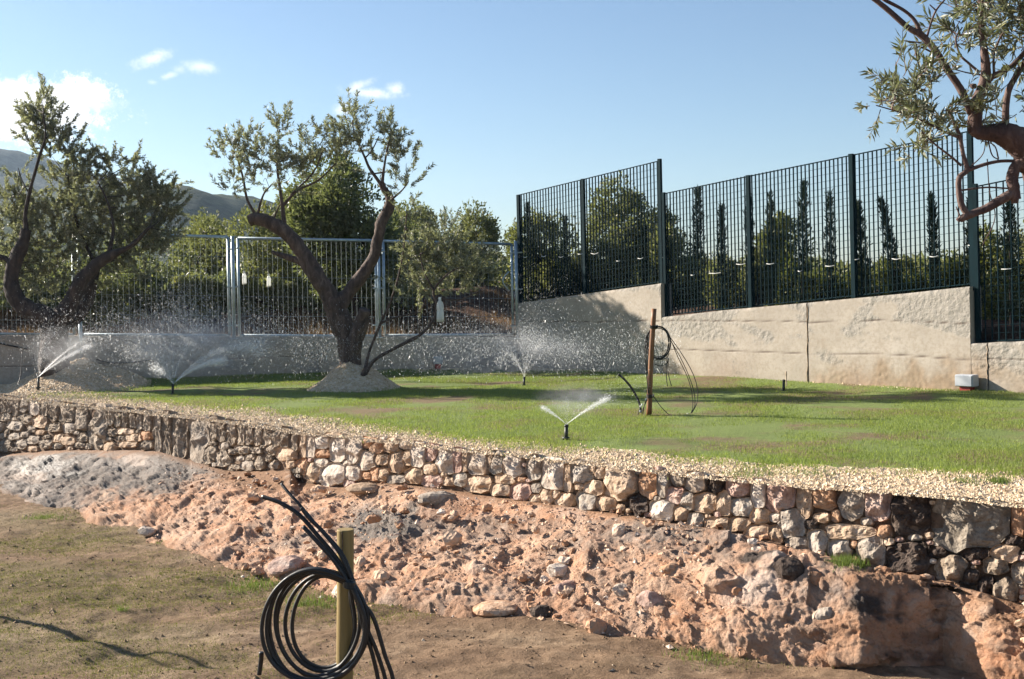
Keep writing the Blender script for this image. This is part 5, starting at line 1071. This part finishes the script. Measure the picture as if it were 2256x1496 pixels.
for l in ([(735, 470), (840, 620), (950, 800), (1015, 960), (1035, 1100), (1015, 1210), (950, 1310), (850, 1338), (740, 1325), (640, 1240), (545, 1110)], [(740, 500), (820, 690), (920, 900), (965, 1060), (980, 1200), (965, 1285)], [(748, 520), (850, 700), (940, 900), (990, 1060), (1003, 1190), (985, 1260)], [(465, 480), (450, 620), (462, 780), (482, 1000), (485, 1100)], [(475, 560), (465, 700), (478, 900), (492, 1080)], [(490, 600), (480, 760), (495, 960), (500, 1080)], [(700, 680), (688, 800), (690, 910), (700, 1005)], [(712, 690), (705, 800), (718, 900), (745, 998)], [(560, 700), (620, 710), (690, 690), (720, 640)], [(560, 760), (620, 778), (690, 755), (715, 700)], [(565, 690), (640, 690), (700, 645), (720, 600)], [(490, 1120), (450, 1200), (430, 1310)], [(480, 1150), (440, 1230), (415, 1300)], [(400, 1240), (385, 1280), (375, 1320)], [(980, 1260), (940, 1320), (880, 1345)]):
    hose(zz([(a, b, -.045) for a, b in l]), Y2, .0042, h2, 6, 5)
hose(zz([(160, 870, 0), (225, 925, 0), (290, 1000, 0), (350, 1095, 0), (385, 1170, 0), (402, 1235, 0), (408, 1290, 0)]), Y2, .0125, h2, 10, 5, nm='thick_pipe')
for (a_, b_) in ((550, 335), (512, 1095)):
    for k in range(3): q = cr([P(1330+.2005*a_+8.5*math.cos(t), 650+.2005*(b_+k*12)+1.5*math.sin(t), Y2-.040*math.sin(t)) for t in np.linspace(0, 2*math.pi, 11)], 2); obj('tie', *tube(q, .005, 5), M['plastic_dark'], h2)
for (a_, b_) in ((460, 1155), (420, 1215), (403, 1232), (398, 1285), (920, 1318)): p_ = P(1330+.2005*a_, 650+.2005*b_, Y2-.05); obj('end_plug', *tube([p_, p_+np.array([.004, 0, .02])], .008, 6), M['tie'], h2)
# cable and thin hoses by the left wall
for (pts, r, lb) in (([Bp(-40, 750, -.02), Bp(0, 757, -.02), Bp(40, 765, -.02), Bp(62, 769, -.02)], .012, 'thick black cable fixed along the concrete wall at the left edge'), ([Bp(212, 792, -.05), Bp(250, 800, -.05), Bp(300, 797, -.05), Bp(332, 792, -.05)], .009, 'black cable sagging across the back wall behind the gravel heap'), ([P(48, 775, 17.2), P(47, 805, 17.1), P(44, 832, 17.), P(37, 852, 16.9)], .005, 'thin black drip hose hanging left of the first sprinkler'), ([P(74, 778, 16.6), P(75, 800, 16.6), P(80, 822, 16.5), P(84, 832, 16.4)], .004, 'thin black tube bending down to the jet sprinkler head')):
    tag(obj('cable', *tube(cr(pts, 6), r, 6), M['hose'], smooth=True, loc=pts[0]), lb, 'cable')

# ------------------------------------------------------------------ sprinklers and water
def head(px, py0, py1, label, Y=None):
    b = G(px-1, py1) if Y is None else P(px-1, py1, Y); t = P(px, py0, b[1]); root = thing('sprinkler', label, 'sprinkler', b, 'pop-up lawn sprinklers')
    h = t[2]; r = .017; obj('riser', *tube([b-[0, 0, .02], b+(t-b)*.86], r, 10), M['plastic_dark'], root, smooth=True); obj('nozzle', *tube([b+(t-b)*.86, b+(t-b)*.93, t], [r*1.25, r*1.25, r*.8], 10), M['plastic_dark'], root, smooth=True)
    obj('collar', *tube([b+[0, 0, .0], b+[0, 0, .022]], r*2.0, 12), M['plastic_dark'], root, smooth=True); return t
h1 = head(85, 830, 856, 'sprinkler at far left throwing one strong jet up right', 16.9); h2_ = head(381, 846, 870, 'sprinkler with a wide fan of water on left part of the lawn')
h3 = head(1155, 830, 851, 'sprinkler with thin radiating jets near the back of the lawn'); h4 = head(1248, 935, 968, 'nearest sprinkler with a low V-shaped spray by the gravel edge'); h5 = head(1727, 836, 863, 'dry sprinkler not spraying on the right of the lawn')
tag(obj('marker_stick', *tube([G(1733, 856), P(1732, 818, G(1733, 856)[1])], .008, 6), M['st_t'], loc=G(1733, 856)), 'small brown stick standing behind the dry sprinkler', 'stick')
OC = np.array([(.9, -.5, -.6), (-.9, -.5, -.6), (0, 1, -.6), (0, 0, 1.3)], float)
def drops(c, v, s, stretch=4.0):
    n = len(c); d = v/(np.linalg.norm(v, axis=1)[:, None]+1e-9); r = np.cross(d, [0, 1, 0.1]); r /= np.linalg.norm(r, axis=1)[:, None]+1e-9; u = np.cross(d, r)
    B = np.stack([r, u, d*stretch*R.uniform(.6, 1.5, (n, 1))], 1); V = np.einsum('ij,njk->nik', OC, B)*s[:, None, None]+c[:, None, :]
    return V.reshape(-1, 3), (np.array([(0, 2, 1), (0, 1, 3), (1, 2, 3), (2, 0, 3)])[None]+np.arange(n)[:, None, None]*4).reshape(-1, 3)
def spray(o, jets, label, ndrop, size=.0045, strands=1):
    """jets: (end px, end py, apex tightness, weight, spread, dY)"""
    DV, DF, JV, n0 = [], [], [], 0; parts = []
    tot = sum(j[3] for j in jets); C, Vv, Sz = [], [], []
    for (ex, ey, T, w, sp, dY) in jets:
        e = P(ex, ey, o[1]+dY); g = 9.8; v0 = (e-o)/T+np.array([0, 0, .5*g*T]); m = int(ndrop*w/tot)
        tt = T*1.15*R.uniform(.02, 1, m)**.8; vv = v0[None]*(1+R.normal(0, sp*.45, (m, 1)))+R.normal(0, sp, (m, 3))*np.linalg.norm(v0)*.5
        c = o+vv*tt[:, None]+np.array([0, 0, -.5*g])*(tt**2)[:, None]; vel = vv+np.array([0, 0, -g])*tt[:, None]; k = c[:, 2] > .0; C.append(c[k]); Vv.append(vel[k]); Sz.append((size*np.exp(R.normal(0, .35, m))*(.55+.6*tt/T))[k])
        for _ in range(strands if w >= 3 else (1 if strands == 1 else 0)):
            v1 = v0*(1+R.normal(0, sp*.2))+R.normal(0, sp*.22, 3)*np.linalg.norm(v0)*.5; ts = np.linspace(0, T*R.uniform(.45, .8), 9)
            p = o+v1*ts[:, None]+np.array([0, 0, -.5*g])*(ts**2)[:, None]; parts.append(tube(p, np.linspace(.0035, .0012, 9), 4, cap=False))
    V, f = drops(np.concatenate(C), np.concatenate(Vv), np.concatenate(Sz)); tag(obj('water_spray', V, f, M['drop'], loc=o), label+' drops', kind='stuff')
    v, f = join(parts); tag(obj('water_jet', v, f, M['jet'], loc=o), label+' streams', kind='stuff')
spray(h1, [(185, 768, .16, 5, .05, -.1), (230, 735, .28, 3, .12, .0), (320, 720, .45, 3, .16, .3), (120, 740, .4, 2, .25, .2), (90, 760, .35, 1.5, .3, 0)], 'jet of water flying up right from the far left sprinkler', 9000, .0012, 6)
spray(h2_, [(555, 762, .36, 5, .07, -.2), (480, 796, .22, 4, .06, -.3), (450, 740, .45, 3, .14, .3), (390, 700, .5, 3.5, .22, .4), (320, 745, .45, 3, .18, .5), (342, 812, .2, .8, .16, -.2), (300, 780, .4, 2, .15, .2), (600, 745, .6, 2.5, .15, .2), (420, 660, .55, 2, .2, .4), (240, 730, .6, 2, .2, .6)], 'wide fan of water from the sprinkler left on the lawn', 42000, .0015, 6)
spray(h3, [(1150, 735, .5, 1, .12, .3), (1060, 770, .5, 1.2, .12, -.2), (1000, 760, .6, 1.4, .16, .5), (1240, 770, .5, 1.4, .12, -.2), (1300, 790, .5, 1.2, .14, .2), (1190, 760, .45, 1, .14, .4), (1105, 790, .35, 1, .1, -.3), (930, 770, .7, 1.4, .18, .2), (1210, 700, .6, 1.3, .22, .6), (1130, 700, .6, 1.1, .2, .5)], 'thin radiating water from the sprinkler at the back of the lawn', 11000, .0014, 1)
spray(h4, [(1330, 882, .10, 5, .07, .0), (1200, 900, .09, 3, .08, .0), (1250, 885, .12, .8, .2, .2), (1285, 890, .12, .8, .15, .3), (1410, 850, .25, 1.2, .16, .3), (1225, 890, .12, .6, .15, .3)], 'low V-shaped water from the nearest sprinkler', 4000, .0009, 4)
def mist():
    n = 36000; px = np.concatenate([R.normal(430, 190, n//2), R.uniform(640, 1500, n//2)]); py = np.concatenate([R.normal(745, 42, n//2), R.normal(765, 32, n//2)]); Y = R.uniform(16.2, 18.3, n)
    Y = np.where(px > 1140, np.minimum(Y, 17.2), Y); c = np.array([P(a, b, y) for a, b, y in zip(px, py, Y)]); k = (c[:, 2] > .02)&(px > 0); c = c[k]; v = R.normal(0, .5, (len(c), 3))+np.array([.5, 0, -2])
    V, f = drops(c, v, .0014*np.exp(R.normal(0, .5, len(c))), 3.6); tag(obj('water_drops', V, f, M['drop'], loc=(-3, 17, 1)), 'falling water drops drifting in front of the back wall', kind='stuff')
mist()

def cloud_of_mist(c, rad, dens, label, tilt=0.0):
    nu, nv = 24, 14; V = []
    for i in range(nu):
        for j in range(nv+1): th, ph = 2*math.pi*i/nu, math.pi*j/nv; V.append((math.sin(ph)*math.cos(th), math.sin(ph)*math.sin(th), math.cos(ph)))
    f = []
    for i in range(nu):
        for j in range(nv): k = (i+1) % nu; f.append((i*(nv+1)+j, i*(nv+1)+j+1, k*(nv+1)+j+1, k*(nv+1)+j))
    m = bpy.data.materials.new('mist'); m.use_nodes = True; t = m.node_tree; t.nodes.remove(t.nodes['Principled BSDF'])
    tc = node(t, 'ShaderNodeTexCoord'); ln = node(t, 'ShaderNodeVectorMath', operation='LENGTH'); t.links.new(tc.outputs['Object'], ln.inputs[0])
    n = noise(t, 2.6, 3, .6, tc.outputs['Object']); mr = node(t, 'ShaderNodeMapRange', interpolation_type='SMOOTHSTEP'); mr.inputs[1].default_value = 1.0; mr.inputs[2].default_value = .1; mr.inputs[3].default_value = 0; mr.inputs[4].default_value = dens
    t.links.new(ln.outputs['Value'], mr.inputs[0]); mn = node(t, 'ShaderNodeMapRange'); mn.inputs[1].default_value = .35; mn.inputs[2].default_value = .7; t.links.new(n.outputs[0], mn.inputs[0])
    v = node(t, 'ShaderNodeVolumePrincipled'); v.inputs['Color'].default_value = (.95, .97, 1, 1); v.inputs['Anisotropy'].default_value = .35
    t.links.new(math_(t, 'MULTIPLY', mr.outputs[0], mn.outputs[0]), v.inputs['Density']); t.links.new(v.outputs[0], t.nodes['Material Output'].inputs['Volume'])
    o = bpy.data.objects.new('water_mist', mesh('water_mist', np.array(V), f, True)); COL.objects.link(o); o.data.materials.append(m); o.location = [float(q) for q in c]; o.scale = rad; o.rotation_euler = (0, tilt, 0)
    tag(o, label, kind='stuff')
cloud_of_mist(P(430, 760, 16.9), (1.55, .8, .62), 1.15, 'soft white mist over the sprinkler left on the lawn')
cloud_of_mist(P(150, 770, 16.9), (.75, .5, .42), 1.0, 'soft mist round the jet at the far left')
cloud_of_mist(P(1120, 775, 15.6), (1.7, .8, .45), .75, 'thin mist over the sprinkler at the back of the lawn')
cloud_of_mist(P(1275, 880, 10.4), (.48, .3, .19), 1.9, 'small puff of mist over the nearest sprinkler')
# ------------------------------------------------------------------ junction boxes
def jbox(px, py, w, h, line, label, out=.10):
    c = line(px, py); s = F/c[1]; n = CN if line is Wp else BN; c = c+np.array([n[0], n[1], 0])*out; ax = np.array([[CD[0], CD[1], 0], [-CD[1], CD[0], 0], [0, 0, 1]]) if line is Wp else np.array([[-BD[0], -BD[1], 0], [BD[1], -BD[0], 0], [0, 0, 1]])
    root = thing('junction_box', label, 'electrical box', c-[0, 0, h/s], 'junction boxes at the wall foot'); W_, H_ = w/s*(1.25 if line is Wp else 1), h/s
    obj('housing', *box(c, (W_, .14, H_), ax, .008), M['box_grey'], root); obj('lid', *box(c+np.array([n[0], n[1], 0])*.078, (W_*.92, .014, H_*.9), ax, .004), M['box_grey'], root)
    obj('red_base', *box(c-[0, 0, H_*.5+.07], (W_*.6, .10, .14), ax, .004), M['red'], root)
jbox(2140, 837, 34, 26, Wp, 'grey electrical box on red base at the right wall foot'); jbox(962, 793, 19, 16, Bp, 'small grey electrical box low on the shaded back wall')

# ------------------------------------------------------------------ stake with hoses just left of the picture: its shadow crosses the soil
def side_stake():
    sv = np.array(sd); up = lambda px, py, h: G(px, py, LOW)+sv*(h/sv[2])
    foot = up(-250, 1350, .0); a = [up(-230, 1352, .12), up(-100, 1350, .42), up(0, 1364, .62), up(75, 1374, .76), up(150, 1397, .90), up(225, 1421, 1.02), up(300, 1434, 1.15)]
    b0 = a[0].copy(); b0[2] = LOW-.05; root = thing('hose_bundle', 'standing bundle of thick black hoses at the left edge of the brown soil', 'hose', b0)
    obj('bundle', *tube(cr([b0]+a, 6), .026, 10, .1), M['hose'], root, smooth=True)
    obj('loop', *tube(cr([a[-1], up(345, 1434, 1.22), up(400, 1441, 1.32), up(440, 1456, 1.40), up(490, 1466, 1.50)], 6), .016, 8), M['hose'], root, smooth=True)
    obj('loop', *tube(cr([a[-1], up(340, 1452, 1.2), up(390, 1466, 1.3), up(440, 1470, 1.40), up(490, 1466, 1.50)], 6), .009, 8), M['hose'], root, smooth=True)
side_stake()
# ------------------------------------------------------------------ air
def haze():
    v, f = box((-100, 560, 59), (2600, 1300, 122)); m = bpy.data.materials.new('air'); m.use_nodes = True; t = m.node_tree; t.nodes.remove(t.nodes['Principled BSDF'])
    p = node(t, 'ShaderNodeVolumePrincipled'); p.inputs['Color'].default_value = (.62, .80, 1, 1); p.inputs['Density'].default_value = .00022; p.inputs['Anisotropy'].default_value = .3
    t.links.new(p.outputs[0], t.nodes['Material Output'].inputs['Volume'])
    tag(obj('haze', v, f, m), kind='stuff')
haze()
